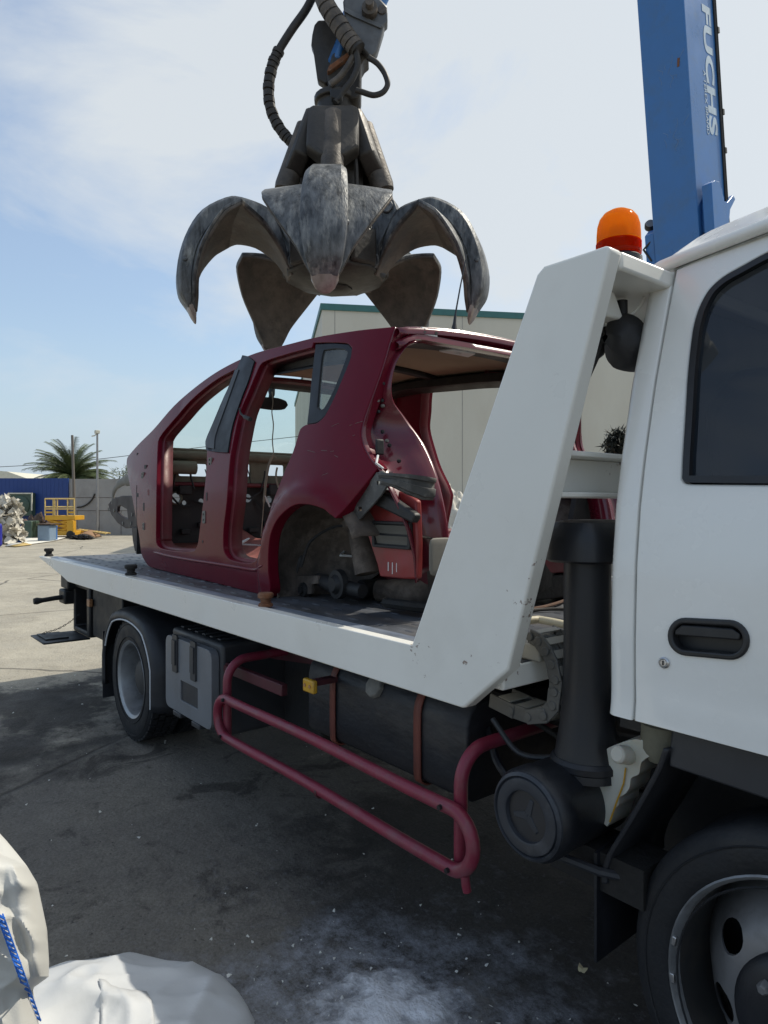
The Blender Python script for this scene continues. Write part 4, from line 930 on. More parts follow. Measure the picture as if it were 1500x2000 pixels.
# cant rail trim hanging dark along both sides
for mm_ in (0, 1):
    P = [[p + Vector((0, .05, -.03)), p + Vector((0, .10, -.055)), p + Vector((0, .115, -.10)), p + Vector((0, .06, -.13))] for p in rail[i0:-6]]
    m_ = MB().grid(P); (mirc(m_) if mm_ else m_).build('roof_rail', M['carblack'], car, solid=.006)
ws = [crossrow(p, 24, .045, .012, .16 * (1 - .5 * k / i0), .0, 1, dz=-.016) for k, p in enumerate(rail[:i0 + 1])]
MB().grid(ws).build('windscreen', M['glass'], car)
MB().tube([q + Vector((.012, 0, .004)) for q in ws[1]], .013, 6).build('windscreen_seal', M['seal'], car)
P = [[q + Vector((.02, 0, -.004)) for q in r_] for r_ in ws[-4:]]
MB().grid(P).build('sunshade_band', M['carblack'], car, solid=.004)
# cowl, dash beam, bulkhead
wsb = ws[0]; cx0 = sum(q.x for q in wsb) / len(wsb); cz0 = wsb[0].z
D1 = cl(330, 884, y=.35)
DXX = -1.52
def dz_(py, px=440, x=DXX): return cl(px, py, x=x).z
zb0, zb1, zb2, zb3 = dz_(888), dz_(906), dz_(932), dz_(945)
y0_, y1_ = .12, WID - .12
holes = []
for (a, b, c, d) in ((347, 905, 402, 931), (449, 905, 486, 931), (520, 908, 552, 930)):
    q0, q1 = cl(a, b, x=DXX), cl(c, d, x=DXX); holes.append(rrect(q0.y, q1.z, q1.y, q0.z, .012, 3))
for i in range(1, len(holes)):
    if holes[i][0][0] > y1_: holes.pop()
MB().panel([(y0_, zb3 - .02), (y1_, zb3 - .02), (y1_, zb0), (y0_, zb0)], holes, lambda u, v: Vector((DXX, u, v)), lambda u, v: Vector((DXX + .03, u, v))).build('dash_panel', M['khaki'], car, bevel=.006)
MB().tube([(DXX + .06, y0_ - .03, zb0 - .02), (DXX + .06, MIDY, zb0 - .015), (DXX + .06, y1_ + .03, zb0 - .02)], .036, 14).build('dash_beam', M['khaki'], car)
MB().tube([(DXX + .10, y0_ + .02, zb1 - .045), (DXX + .10, y0_ + .30, zb1 - .045)], .05, 16).build('steering_sleeve', M['khaki'], car)
MB().box((DXX - .1, y0_, zb0 + .01), (DXX + .08, y1_, zb0 + .03)).build('dash_top', M['khaki'], car, bevel=.008)
MB().box((DXX + .02, y0_ - .03, zb3 - .10), (DXX + .10, y0_ + .06, zb1 + .02)).build('dash_bracket', M['carblack'], car, bevel=.01)
MB().tube([(DXX + .05, y0_ + .1, zb3 - .01), (DXX + .05, y1_ - .05, zb3 - .01)], .018, 10).build('cross_rail', M['redinner'], car)
FX = DXX - .03
hol2 = []
for (px, py, r_) in ((342, 973, .040), (360, 982, .018), (393, 979, .022), (441, 974, .020), (484, 973, .034), (525, 976, .030)):
    q = cl(px, py, x=FX)
    if q.y < y1_ - .05: hol2.append(circ(r_, 20, q.y, q.z))
MB().panel([(.02, 1.13), (WID - .02, 1.13), (WID - .02, zb3 - .02), (.02, zb3 - .02)], hol2, lambda u, v: Vector((FX, u, v)), lambda u, v: Vector((FX - .012, u, v))).build('bulkhead', M['carblack'], car)
q = cl(342, 973, x=FX)
MB().lathe([(.040, .0), (.052, 0), (.052, .02), (.040, .03)], q, (1, 0, 0), 28, closed=True).build('grommet_ring', M['khaki'], car)
for k in range(7):
    a_ = Vector((FX + .02, .25 + .18 * k, zb3 - .08 - .05 * (k % 3))); b_ = a_ + Vector((.03, .16 + .05 * (k % 2), -.10 + .12 * (k % 2)))
    MB().tube(crv([a_, a_.lerp(b_, .5) + Vector((.03, 0, -.05)), b_], k=5), .008, 6).build('wiring_loom', M['carblack'], car)
for k in range(9):
    a_ = Vector((FX + .005, .2 + .14 * k, 1.22 + .05 * (k % 4))); MB().box(a_, a_ + Vector((.03 + .02 * (k % 2), .05 + .02 * (k % 3), .04))).build('bulkhead_fitting', M['carblack'], car, bevel=.006)
# floor, tunnel, sills, kick panel, rear seat pan
P = []
for i in range(28):
    x = FX + .02 + (2.85) * i / 27; row = []
    for j in range(33):
        yi = .06 if x < .62 else .41
        y = yi + (WID - 2 * yi) * j / 32; t = math.exp(-((y - MIDY) / .13) ** 2)
        z = 1.125 + .11 * t * (1 if x < .6 else .3) + (.12 * max(0, min(1, (x - .45) / .12))) + .006 * math.sin(x * 40) * (1 - t)
        if x < -1.2: z += .09 * ((-1.2 - x) / .4) ** 1.4
        row.append(Vector((x, y, z + .004 * noise.noise(Vector((x * 9, y * 9, 2))))))
    P.append(row)
MB().grid(P).build('floor_pan', M['floor'], car, solid=.01, ang=60)
kp = MB().panel([(-1.44, 1.12), (-.98, 1.12), (-1.02, 1.22), (-1.22, 1.40), (-1.44, 1.43)], [], lambda u, v: Vector((u, WID - .10, v)), lambda u, v: Vector((u, WID - .13, v))); kp.build('kick_panel', M['floor'], car, bevel=.01)
kp2 = cl(322, 1030, y=.42)
MB().panel([(kp2.x - .18, 1.14), (kp2.x + .12, 1.12), (kp2.x + .06, 1.32), (kp2.x - .03, 1.42), (kp2.x - .2, 1.42)], [], lambda u, v: Vector((u, .42, v)), lambda u, v: Vector((u, .45, v))).build('kick_panel', M['floor'], car, bevel=.012)
for k in range(10):
    a_ = Vector((-.5 + .13 * k, .35 + .1 * (k % 3), 1.24)); MB().tube(crv([a_, a_ + Vector((.08, .05, .04)), a_ + Vector((.15, -.04, .01)), a_ + Vector((.2, .08, .0))], k=4), .006, 6).build('floor_cable', M['redflat' if k % 3 else 'whitebit'], car)
MB().box((.55, .44, 1.16), (.70, WID - .44, 1.36)).build('rear_seat_step', M['redinner'], car, bevel=.02)
MB().prism([(.72, 1.14), (1.3, 1.14), (1.55, 1.16), (1.55, 1.30), (.72, 1.34)], 'y', .43, WID - .43).build('boot_floor', M['redinner'], car, bevel=.01)
# mirror, belts, hanging strap
mr = cl(545, 789, y=.80)
mc = MB(); P = []
pm = crv([Vector((a, b, 0)) for a, b in ((494, 784), (498, 775), (512, 776), (540, 778), (556, 784), (560, 792), (553, 800), (530, 801), (500, 797))], True, 4)
lo = [(cl(p.x, p.y, x=mr.x).y, cl(p.x, p.y, x=mr.x).z) for p in pm]
MB().prism(lo, 'x', mr.x, mr.x + .022).build('rear_view_mirror', M['carblack'], car, bevel=.006)
st0 = cl(532, 760, x=mr.x - .02)
MB().tube([st0 + Vector((-.02, 0, .02)), cl(531, 770, x=mr.x), cl(527, 786, x=mr.x + .01)], [.03, .022, .014], 10).build('mirror_stalk', M['carblack'], car)
sp_ = crv([cl(x, y, x=mr.x + .03) for x, y in ((531, 765), (533, 785), (531, 805), (534, 830), (532, 860), (534, 885), (530, 890), (540, 893))], k=4)
MB().tube(sp_, .004, 6).build('hanging_strap', M['strapcol'], car)
MB().tube(crv([cl(x, y, x=mr.x + .03) for x, y in ((534, 888), (526, 905), (520, 935), (517, 965), (515, 985), (510, 1048))], k=3), [.010] * 12 + [.004] * 4, 6, flat=.4).build('hanging_belt', M['strapcol'], car)
MB().tube(crv([cl(x, y, x=mr.x + .03) for x, y in ((517, 968), (522, 978), (527, 990))], k=3), .006, 6).build('belt_end', M['whitebit'], car)
MB().tube(crv([cl(x, y, y=.16) for x, y in ((449, 890), (453, 940), (458, 1000), (461, 1045))], k=4), .011, 6, flat=.4).build('seat_belt', M['carblack'], car)
bk = cl(461, 1038, y=.16); MB().box(bk - Vector((.03, .02, .03)), bk + Vector((.03, .02, .03))).build('belt_anchor', M['carblack'], car, bevel=.006)
MB().tube(crv([cl(x, y, y=.10) for x, y in ((468, 797), (470, 807), (478, 814), (489, 819))], k=4), [.005] * 4 + [.006] * 4 + [.012] * 5, 8).build('belt_guide', M['carblack'], car)
for (a, b) in ((368, 787), (338, 818), (314, 850)):
    q = cl(a, b, y=ys(*ct(a, b)) + .03); MB().box(q - Vector((.015, .012, .012)), q + Vector((.015, .012, .012))).build('trim_clip', M['carblack'], car)

# ---- front end brackets
fb = lambda px, y=.12: [(lambda q: (q.x, q.z))(cl(a, b, y=y)) for a, b in px]
br = [(264, 968), (240, 968), (222, 974), (213, 985), (219, 1005), (232, 1022), (247, 1032), (268, 1030), (276, 1020), (276, 975)]
hl_ = [[(232, 990), (236, 987), (250, 995), (252, 1013), (240, 1008), (231, 1000)]]
MB().prism(fb(br), 'y', .11, .135, holes=[fb(h) for h in hl_]).build('front_bracket', M['subframe'], car, bevel=.006)
for (a, b) in ((223, 997), (240, 1022), (256, 1022), (258, 1005), (212, 994)): q = cl(a, b, y=.108); MB().lathe([(0, -.004), (.014, -.004), (.014, .002)], q, (0, 1, 0), 10).build('bracket_bolt', M['dustygrey'], car)
ar = crv([cl(x, y, y=.12) for x, y in ((220, 985), (222, 962), (232, 946), (248, 938), (262, 936))], k=5)
MB().tube(ar, [.022] * 5 + [.026] * 5 + [.036] * 5 + [.05] * 6, 12, flat=.5).build('strut_tower', M['dustygrey'], car)
MB().prism(fb([(262, 1030), (275, 1030), (277, 1078), (268, 1076), (264, 1055)]), 'y', .10, .16).build('front_wing_bracket', M['subframe'], car, bevel=.004)
MB().prism(fb([(266, 1068), (269, 1068), (268, 1080), (265, 1080)]), 'y', .12, .13).build('bracket_tab', M['subframe'], car)
MB().box((-2.0, .3, 1.3), (-1.6, .40, 1.42)).build('front_rail', M['subframe'], car, bevel=.02); MB().box((-2.0, WID - .40, 1.3), (-1.6, WID - .3, 1.42)).build('front_rail', M['subframe'], car, bevel=.02)

# ---- rear end frame round the tailgate opening
o_px = [(770, 638), (760, 668), (745, 720), (728, 768), (712, 812), (704, 845), (710, 875), (724, 900), (737, 915)]
On = []
for p in crv([Vector((a, b, 0)) for a, b in o_px], False, 4): a, b = ct(p.x, p.y); On.append(Vector((a, ys(a, b) + .004, b)))
On += [Vector((1.53, .085, 1.56)), Vector((1.575, .10, 1.48)), Vector((1.60, .12, 1.40)), Vector((1.616, .14, 1.30)), Vector((1.616, .15, 1.20))]
i_px = [(840, 667, 1.40), (815, 668, 1.40), (796, 674, 1.39), (778, 698, 1.385), (768, 722, 1.38), (763, 755, 1.375), (767, 784, 1.37), (784, 808, 1.38), (800, 830, 1.40), (825, 865, 1.45), (848, 915, 1.54), (862, 965, 1.60), (873, 1022, 1.63), (876, 1060, 1.635), (876, 1100, 1.635)]
In = []
for p in crv([Vector((a, b, c * 100)) for a, b, c in i_px], False, 5): In.append(cl(p.x, p.y, x=p.z / 100))
def arc_res(P, n):
    d = [0]
    for a, b in zip(P, P[1:]): d.append(d[-1] + (b - a).length)
    o = []
    for i in range(n + 1):
        s = d[-1] * i / n; k = max(0, min(len(P) - 2, next((j for j in range(len(d) - 1) if d[j + 1] >= s), len(P) - 2)))
        o.append(P[k].lerp(P[k + 1], (s - d[k]) / max(1e-9, d[k + 1] - d[k])))
    return o
NR = 46
I_side = In[5:]                                          # from the corner of the opening down the near jamb
O2, I2 = arc_res(On, NR), arc_res(I_side, NR)
P = []
for k, (o, i_) in enumerate(zip(O2, I2)):
    f = k / NR; dep = .045 + .03 * math.sin(PI * min(1, f * 1.2)); nrm = Vector((-1, 0, 0))
    row = [o, o.lerp(i_, .07) + Vector((-.004, .004, 0)), o.lerp(i_, .16) + nrm * dep * .7, o.lerp(i_, .40) + nrm * dep, o.lerp(i_, .62) + nrm * dep * .75, o.lerp(i_, .80) + nrm * .012 * (1 + math.sin(f * 5)), o.lerp(i_, .95) + Vector((.006, 0, 0)), i_, i_ + Vector((-.02, .006, 0)), i_ + Vector((-.10, .01, 0))]
    P.append(row)
Q = [[] for _ in P]
for r_, q in zip(P, Q):
    c = crv(r_[:8], False, 3); q += c + r_[8:]
jm = MB().grid(Q); jm.build('rear_jamb', M['redgloss'], car, solid=.006, ang=60); mirc(jm).build('rear_jamb', M['redgloss'], car, solid=.006, ang=60)
# header over the opening
He = []
top_i = [I_side[0]] + [q for q in In[:6]][::-1]
ro = rp_[-1]
n = 24; P = []
for j in range(n + 1):
    t = j / n; y = .235 + (WID - .47) * t
    zr = ro[0].z + .043 * (4 * t * (1 - t)) ** .75 + .002; xr = ro[0].x
    e = abs(2 * t - 1); zi = In[0].z + .004 - .055 * max(0, (e - .80) / .20) ** 2
    P.append([Vector((xr - .02, y, zr)), Vector((xr + .012, y, zr - .004)), Vector((xr + .022, y, zr - .016)), Vector((xr + .02, y, zr - .03)), Vector((xr - .015, y, zr - .042)), Vector((xr - .01, y, (zr + zi) / 2 - .01)), Vector((1.395, y, zi + .02)), Vector((1.40, y, zi)), Vector((1.37, y, zi - .004)), Vector((1.30, y, zi + .012))])
MB().grid(P).build('rear_header', M['redgloss'], car, solid=.006, ang=60)
hg = cl(836, 650, x=1.385)
h_ = MB().box(hg + Vector((-.004, -.045, -.018)), hg + Vector((.012, .045, .018))).build('tailgate_hinge', M['whitebit'], car, bevel=.005)
for s in (-1, 1): MB().lathe([(0, .006), (.009, .006), (.009, 0)], hg + Vector((.012, s * .032, 0)), (1, 0, 0), 8).build('hinge_hole', M['carblack'], h_)
lp_ = cl(895, 688, z=2.20)
MB().prism([(lp_.x - .03, lp_.y - .09), (lp_.x + .03, lp_.y - .06), (lp_.x + .03, lp_.y + .08), (lp_.x - .04, lp_.y + .10)], 'z', 2.195, 2.205, holes=[circ(.016, 10, lp_.x, lp_.y)]).build('roof_lamp_plate', M['whitebit'], car, bevel=.003)
an = cl(886, 652, z=2.285)
MB().lathe([(.016, 0), (.014, .02), (.008, .05), (.006, .09), (0, .09)], an, (.0, .12, 1), 10).build('aerial_base', M['seal'], car)
MB().tube([an + Vector((0, .008, .08)), an + Vector((0, .04, .22)), an + Vector((0, .082, .385))], [.004, .0035, .0025], 6).build('aerial', M['seal'], car)

# ---- rear quarter below the lamp: vent panel, bumper brackets, wheelhouse
vy = .150
rl = [(706, 1008), (722, 975), (740, 955), (790, 962), (812, 978), (815, 1060), (814, 1131), (790, 1131), (741, 1126), (735, 1100), (722, 1060)]
f2 = lambda px, y: [(lambda q: (q.x, q.z))(cl(a, b, y=y)) for a, b in px]
MB().panel(f2(rl, vy), [], lambda u, v: Vector((u, vy + .012 * math.sin(u * 30) * 0 - .010 * math.exp(-((v - 1.25) / .05) ** 2 - ((u - 1.55) / .05) ** 2), v)), lambda u, v: Vector((u, vy + .03, v)), .03).build('lower_quarter', M['redflat'], car, bevel=.008)
vo = f2([(728, 1017), (802, 1022), (801, 1073), (729, 1068)], vy - .012)
vx0, vx1 = min(p[0] for p in vo), max(p[0] for p in vo); vz0, vz1 = min(p[1] for p in vo), max(p[1] for p in vo)
vt = MB().prism(rrect(vx0, vz0, vx1, vz1, .012), 'y', vy - .018, vy - .0005, holes=[rrect(vx0 + .016, vz0 + .012, vx1 - .016, vz1 - .012, .006)]).build('air_vent', M['carblack'], car, bevel=.003)
MB().box((vx0 + .012, vy - .0035, vz0 + .008), (vx1 - .012, vy - .001, vz1 - .008)).build('vent_back', M['carblack'], vt)
for k in range(2):
    h2 = (vz1 - vz0 - .024) / 2; z0 = vz0 + .012 + k * h2
    P = [[Vector((x, vy - .0045 - .010 * (q / 6) ** 1.5, z0 + .004 + (h2 - .008) * q / 6)) for x in (vx0 + .018, vx1 - .018)] for q in range(7)]
    MB().grid(P).build('vent_flap', M['vent'], vt)
for k in range(4): x = 1.44 + k * .028; MB().box((x, vy - .004, 1.232 - .01 * (k % 2)), (x + .0035, vy - .0005, 1.268)).build('chalk_mark', M['whitebit'], car)
gb = [(746, 919), (757, 927), (756, 950), (745, 968), (712, 1005), (688, 1032), (682, 1028), (670, 1006), (690, 985), (712, 955), (735, 925)]
MB().prism(f2(gb, .075), 'y', .072, .082, holes=[f2([(737, 940), (743, 940), (743, 947), (737, 947)], .075), f2([(700, 990), (707, 990), (707, 998), (700, 998)], .075), f2([(682, 1012), (688, 1012), (690, 1020), (684, 1020)], .075)]).build('bumper_bracket', M['bracketgrey'], car, bevel=.002, ang=20)
# strap across the rear face
P = []
for k, (px0, py0, px1, py1) in enumerate(((740, 924, 746, 945), (770, 925, 772, 950), (800, 927, 802, 965), (830, 931, 828, 975), (852, 935, 848, 976))):
    x = (1.55, 1.60, 1.63, 1.645, 1.65)[k]; qa, qb = cl(px0, py0, x=x), cl(px1, py1, x=x); P.append([qa.lerp(qb, f) + Vector((dx, 0, 0)) for f, dx in ((0, -.02), (.0, 0), (.16, 0), (.20, -.008), (.48, -.008), (.52, .003), (.86, .003), (.90, -.006), (1, -.006), (1, -.02))])
MB().grid(P).build('bumper_strap', M['bracketgrey'], car, solid=.005, ang=15)
MB().prism(f2([(733, 962), (742, 957), (808, 1003), (809, 1012), (803, 1022), (728, 985)], .10), 'y', .10, .135).build('bumper_foam', M['carblack'], car, bevel=.008)
q = cl(737, 917, y=.08)
MB().tube(crv([cl(738, 890, x=1.43), cl(735, 905, x=1.46), cl(748, 915, x=1.47)], k=3), .005, 8).build('lamp_clip', M['whitebit'], car)
lh = cl(742, 873, x=1.395); MB().box(lh - Vector((.008, .020, .032)), lh + Vector((.004, .020, .032))).build('lamp_aperture', M['carblack'], car, bevel=.008)
# rear wheelhouse liner
P = []
for i in range(26):
    a = R(30 + 178 * i / 25); row = []
    for (rr, y) in ((.36, .03), (.385, .06), (.385, .22), (.36, .30), (.27, .36), (.12, .385), (0.0, .39)):
        row.append(Vector((ACX + .03 + rr * math.cos(a) + .012 * noise.noise(Vector((a * 3, y * 8, 1))), y + .015 * noise.noise(Vector((a * 4, rr * 9, 3))), ACZ + .05 + rr * math.sin(a))))
    P.append(row)
wh = MB().grid(P)
P = []; a = R(30); e0 = (ACX + .03 + .385 * math.cos(a), ACZ + .05 + .385 * math.sin(a))
for i in range(9):
    f = i / 8; x = e0[0] + (1.61 - e0[0]) * f; z = e0[1] + .05 * f - .05 * f * f; P.append([Vector((x, y, z - dz + .012 * noise.noise(Vector((x * 9, y * 9, 4))))) for y, dz in ((.165, .0), (.23, .0), (.33, .02), (.39, .10), (.405, .22), (.41, .34))])
wh.grid(P); wh.build('wheelhouse', M['wheelhouse'], car, solid=.006, ang=70); mirc(wh).build('wheelhouse', M['wheelhouse'], car, solid=.006, ang=70)
MB().lathe([(.0, 0), (.055, 0), (.055, .20), (.075, .22), (.075, .25), (0, .25)], (ACX + .12, .25, 1.19), (-.3, 0, 1), 16).build('spring_cup', M['wheelhouse'], car)
hb_ = f2([(555, 1125), (568, 1127), (572, 1158), (560, 1160), (552, 1150)], .14) 
MB().prism(f2([(552, 1128), (580, 1124), (623, 1124), (624, 1140), (612, 1141), (611, 1160), (585, 1162), (583, 1145), (572, 1145), (572, 1160), (563, 1160), (556, 1145)], .16), 'y', .15, .17).build('suspension_bracket', M['wheelhouse'], car, bevel=.004)
hc = cl(592, 1152, y=.145); bsh = MB().lathe([(0, -.02), (.018, -.02), (.018, -.008), (.034, -.006), (.036, .0), (.036, .04), (0, .04)], hc, (0, 1, 0), 20).build('suspension_bush', M['carblack'], car)
MB().tube(crv([cl(560, 1140, y=.13), cl(575, 1110, y=.15), cl(583, 1080, y=.17), cl(580, 1050, y=.2)], k=4), [.03] * 4 + [.026] * 4 + [.018] * 5, 8, flat=.35).build('brake_line_bracket', M['carblack'], car)
MB().box((-.9, .22, 1.075), (.62, WID - .22, 1.12)).build('underbody', M['chassis'], car, bevel=.01)
MB().tube([(ACX + .05, .36, 1.10), (ACX + .35, .50, 1.11), (1.5, .55, 1.13)], [.05, .07, .05], 12).build('exhaust_shield', M['wheelhouse'], car)
MB().tube([(ACX - .22, .20, 1.14), (ACX - .05, .18, 1.13), (ACX + .16, .2, 1.12)], [.03, .04, .03], 10).build('trailing_arm', M['carblack'], car)
MB().tube(crv([(ACX - .25, .12, 1.20), (ACX - .2, .14, 1.32), (ACX - .05, .2, 1.40), (ACX + .1, .24, 1.38)], k=4), .007, 6).build('brake_hose', M['carblack'], car)
MB().lathe([(0, -.05), (.03, -.05), (.045, -.03), (.065, -.028), (.068, .0), (.03, .01), (0, .01)], (ACX + .02, .175, 1.14), (0, 1, 0), 18).build('wheel_hub', M['carblack'], car)
MB().tube([(ACX, .3, 1.105), (ACX, WID - .3, 1.105)], .045, 12).build('rear_axle_beam', M['chassis'], car)
MB().lathe([(0, 0), (.28, 0), (.32, .06), (.32, .17), (0, .17)], (1.32, MIDY, 1.075), (0, 0, 1), 30).build('spare_wheel_well', M['chassis'], car)
MB().tube(crv([(1.35, .20, 1.09), (1.5, .2, 1.095), (1.6, .26, 1.09)], k=3), .022, 8).build('tow_loop', M['chassis'], car)
# rear crossmember with torn trim
MB().prism([(1.55, 1.19), (1.62, 1.19), (1.64, 1.25), (1.64, 1.35), (1.58, 1.385), (1.54, 1.36)], 'y', .30, WID - .30).build('rear_crossmember', M['redinner'], car, bevel=.01)
MB().prism([(1.585, 1.387), (1.655, 1.37), (1.66, 1.32), (1.652, 1.318), (1.648, 1.362), (1.585, 1.38)], 'y', .95, WID - .32).build('sill_trim', M['dustygrey'], car)
P = [[Vector((1.655 + .02 * noise.noise(Vector((i * .7, j, 4))), .90 + .05 * i, 1.26 + .045 * j + .03 * noise.noise(Vector((i * .9, j * .8, 8))))) for j in range(4)] for i in range(9)]
MB().grid(P).build('torn_trim', M['whitebit'], car, solid=.006)
q = cl(858, 1090, x=1.655)
P = [[Vector((1.652 + .008 * noise.noise(Vector((i, j, 2))), q.y - .05 + .04 * i + .01 * noise.noise(Vector((i * 2, j, 1))), q.z - .07 + .05 * j)) for j in range(4)] for i in range(4)]
MB().grid(P).build('torn_trim', M['dustygrey'], car, solid=.008, sub=1)
MB().box((1.45, .7, 1.075), (1.62, WID - .3, 1.18)).build('bumper_beam', M['chassis'], car, bevel=.01)
MB().panel([(WID - .42, 1.38), (WID - .12, 1.38), (WID - .10, 1.62), (WID - .34, 1.66)], [], lambda u, v: Vector((1.50, u, v)), lambda u, v: Vector((1.47, u, v))).build('inner_quarter_trim', M['carblack'], car)

# ---- weld studs, drain plugs, scratches and dust on the bare shell
rr = random.Random(8)
for k in range(16):
    f = rr.uniform(.12, .9); o, i_ = O2[int(f * NR)], I2[int(f * NR)]; q = o.lerp(i_, rr.choice([.22, .5, .7])); MB().lathe([(0, .012), (.006, .012), (.009, .0), (0, 0)], q + Vector((-.028, 0, 0)), (1, -.2, 0), 8).build('jamb_stud', M['carblack' if k % 3 else 'dustygrey'], car)
sc_ = MB()
for k in range(9):
    px, py = rr.uniform(590, 700), rr.uniform(700, 960)
    if not inside((px, py), [(600, 850), (640, 820), (690, 690), (740, 690), (705, 850), (720, 910), (690, 960), (620, 950), (570, 930)]): continue
    a = rr.uniform(-.5, .6); l = rr.uniform(4, 16); pts = []
    for t in (0, .5, 1): c_, z_ = ct(px + l * t * math.cos(a), py + l * t * math.sin(a)); pts.append(Vector((c_, ys(c_, z_) - .0006, z_)))
    sc_.tube(pts, .0007, 4)
sc_.build('paint_scratch', M['dustygrey'], car)

for k in range(10):
    y0 = .16 + .12 * k; p = [Vector((DXX + .05 + .02 * (k % 3), y0 + .015 * math.sin(k * 2 + i * 1.1), zb1 - .02 - .055 * i - .01 * (k % 4))) for i in range(4)]
    MB().tube(crv(p, k=4), .004 + .002 * (k % 3), 6).build('loose_wire', M['carblack' if k % 4 else 'strapcol'], car)
for (y, w, h) in ((.30, .10, .07), (.62, .14, .05), (1.05, .08, .09)):
    MB().box((DXX + .02, y, zb3 - .09), (DXX + .09, y + w, zb3 - .09 + h)).build('dash_module', M['carblack'], car, bevel=.008)

# ------------------------------------------------------------------ material handler (boom) beyond the truck
BD = 7.85
hx, hy_ = -3.95, 7.95
crn = root('material_handler', (hx, 9.2, 0), 'blue scrap handling crane whose raised boom rises behind the white cab', 'crane')
def bpt(px, py): return at(px, py, X=-3.69)            # +X face of the boom
B0, B1 = at(1364, 445, X=-3.69), at(1335, 0, X=-3.69)    # the corner line between its two visible faces
bdir = (B1 - B0).normalized(); bup = Vector((1, 0, 0)); bback = bup.cross(bdir).normalized()
if bback.y < 0: bback = -bback
bw, bdp = .52, .70
def bq(s, a, b): return B0 + bdir * s + Vector((-a, 0, 0)) + bback * b      # s along, a = across from +X face, b = depth
bm_ = MB(); s0, s1 = -4.0, 6.2
vs = [bq(s, a, b) for s in (s0, s1) for (a, b) in ((0, 0), (bw, 0), (bw, bdp), (0, bdp))]
bm_.add(vs, [(0,1,2,3), (7,6,5,4), (0,4,5,1), (1,5,6,2), (2,6,7,3), (3,7,4,0)])
boom = bm_.build('boom', M['boom'], crn, bevel=.015, seg=2)
pp = MB()
for d_ in (.0, .035): pp.tube([bq(s0, -.012 - 0, bdp - .03 + d_), bq(s1, -.012, bdp - .03 + d_)], .012, 8)
for s in (.9, 1.32, 2.2, 3.0): pp.add(*(lambda c: ([c + bdir * u * .06 + Vector((-.03 + .06 * v, 0, 0)) + bback * w * .035 for u in (0, 1) for v in (0, 1) for w in (0, 1)], [(0,1,3,2), (4,6,7,5), (0,4,5,1), (2,3,7,6), (0,2,6,4), (1,5,7,3)]))(bq(s, 0, bdp + .0)))
pp.build('boom_pipes', M['rubberhose'], boom)
# lug for the luffing cylinder
def bl(px, py, k=.0): q = bpt(px, py); v = q - B0; return (v.dot(bdir), v.dot(bback))
lug = [bl(*p) for p in ((1372, 455), (1370, 400), (1375, 380), (1390, 368), (1402, 372), (1405, 395), (1412, 398), (1424, 383), (1428, 392), (1418, 412), (1414, 455))]
MB().panel(lug, [], lambda u, v: bq(u, -.05, v), lambda u, v: bq(u, .002, v)).build('cylinder_lug', M['boom'], boom, bevel=.008)
MB().panel([(-.6, .02), (.42, .02), (.46, .10), (.46, .22), (.30, .30), (-.6, .34)], [], lambda u, v: bq(u, -.16, v), lambda u, v: bq(u, -.052, v)).build('cylinder_clevis', M['boom'], boom, bevel=.012)
MB().panel([(-.55, .02), (.10, .02), (.16, .10), (.16, .28), (-.55, .30)], [], lambda u, v: bq(u, bw + .12, v), lambda u, v: bq(u, bw + .001, v)).build('cylinder_clevis', M['boom'], boom, bevel=.012)
lb = at(1270, 436, X=-4.32)
MB().lathe([(.0, 0), (.05, 0), (.062, -.02), (.062, -.07), (.03, -.11), (0, -.11)], lb, (.5, -.8, .3), 20).build('work_light', M['black'], crn)
MB().lathe([(.0, .004), (.048, .004), (.05, .0)], lb, (.5, -.8, .3), 20).build('work_light_lens', M['silver'], crn)
MB().tube([lb + Vector((0, .06, -.04)), lb + Vector((0, .1, -.12)), bq(.0, bw + .06, .1)], .018, 8).build('light_bracket', M['boom'], crn)
MB().tube(crv([bq(-.2, bw + .05, .02), bq(-.05, bw + .13, .0), bq(.02, bw + .05, .03)], k=4), .012, 6).build('crane_hose', M['rubberhose'], crn)
ys_ = MB(); c_ = bq(.12, -.002, .60); ys_.add([c_, c_ + bdir * .09 + bback * .03, c_ + bback * .09], [(0, 1, 2)]); ys_.build('warning_sticker', M['yellow'], boom, solid=.002)
# lettering down the boom
def lettering(txt, size, pa, pb, name, sx=1.0, bold=0.0):
    cu = bpy.data.curves.new(name, 'FONT'); cu.body = txt; cu.size = size; cu.extrude = .001; cu.offset = bold; cu.space_character = 1.04
    to = bpy.data.objects.new(name, cu); COL.objects.link(to); dg = bpy.context.evaluated_depsgraph_get(); me = bpy.data.meshes.new_from_object(to.evaluated_get(dg)); bpy.data.objects.remove(to)
    xs = [v.co.x for v in me.vertices]; x0, x1 = min(xs), max(xs); ln_ = (pb[0] - pa[0])
    for v in me.vertices:
        f = (v.co.x - x0) / (x1 - x0); s = pa[0] + (pb[0] - pa[0]) * f; b = pa[1] + (pb[1] - pa[1]) * f + v.co.y
        p = bq(s, -.0025 - v.co.z, b); v.co = p - OFF[boom.name]
    o = bpy.data.objects.new(name, me); COL.objects.link(o); o.parent = boom; me.materials.append(M['sign']); return o
a_, b_ = bl(1372, 8), bl(1402, 268)
lettering('FUCHS', .255, (a_[0], a_[1] - .015), (b_[0], a_[1] - .015 + .0), 'lettering', bold=.010)
a2, b2 = bl(1376, 138), bl(1391, 266)
lettering('A TEREX BRAND', .075, (a2[0], a2[1] - .035), (b2[0], a2[1] - .035), 'lettering', bold=.001)
sc = MB()
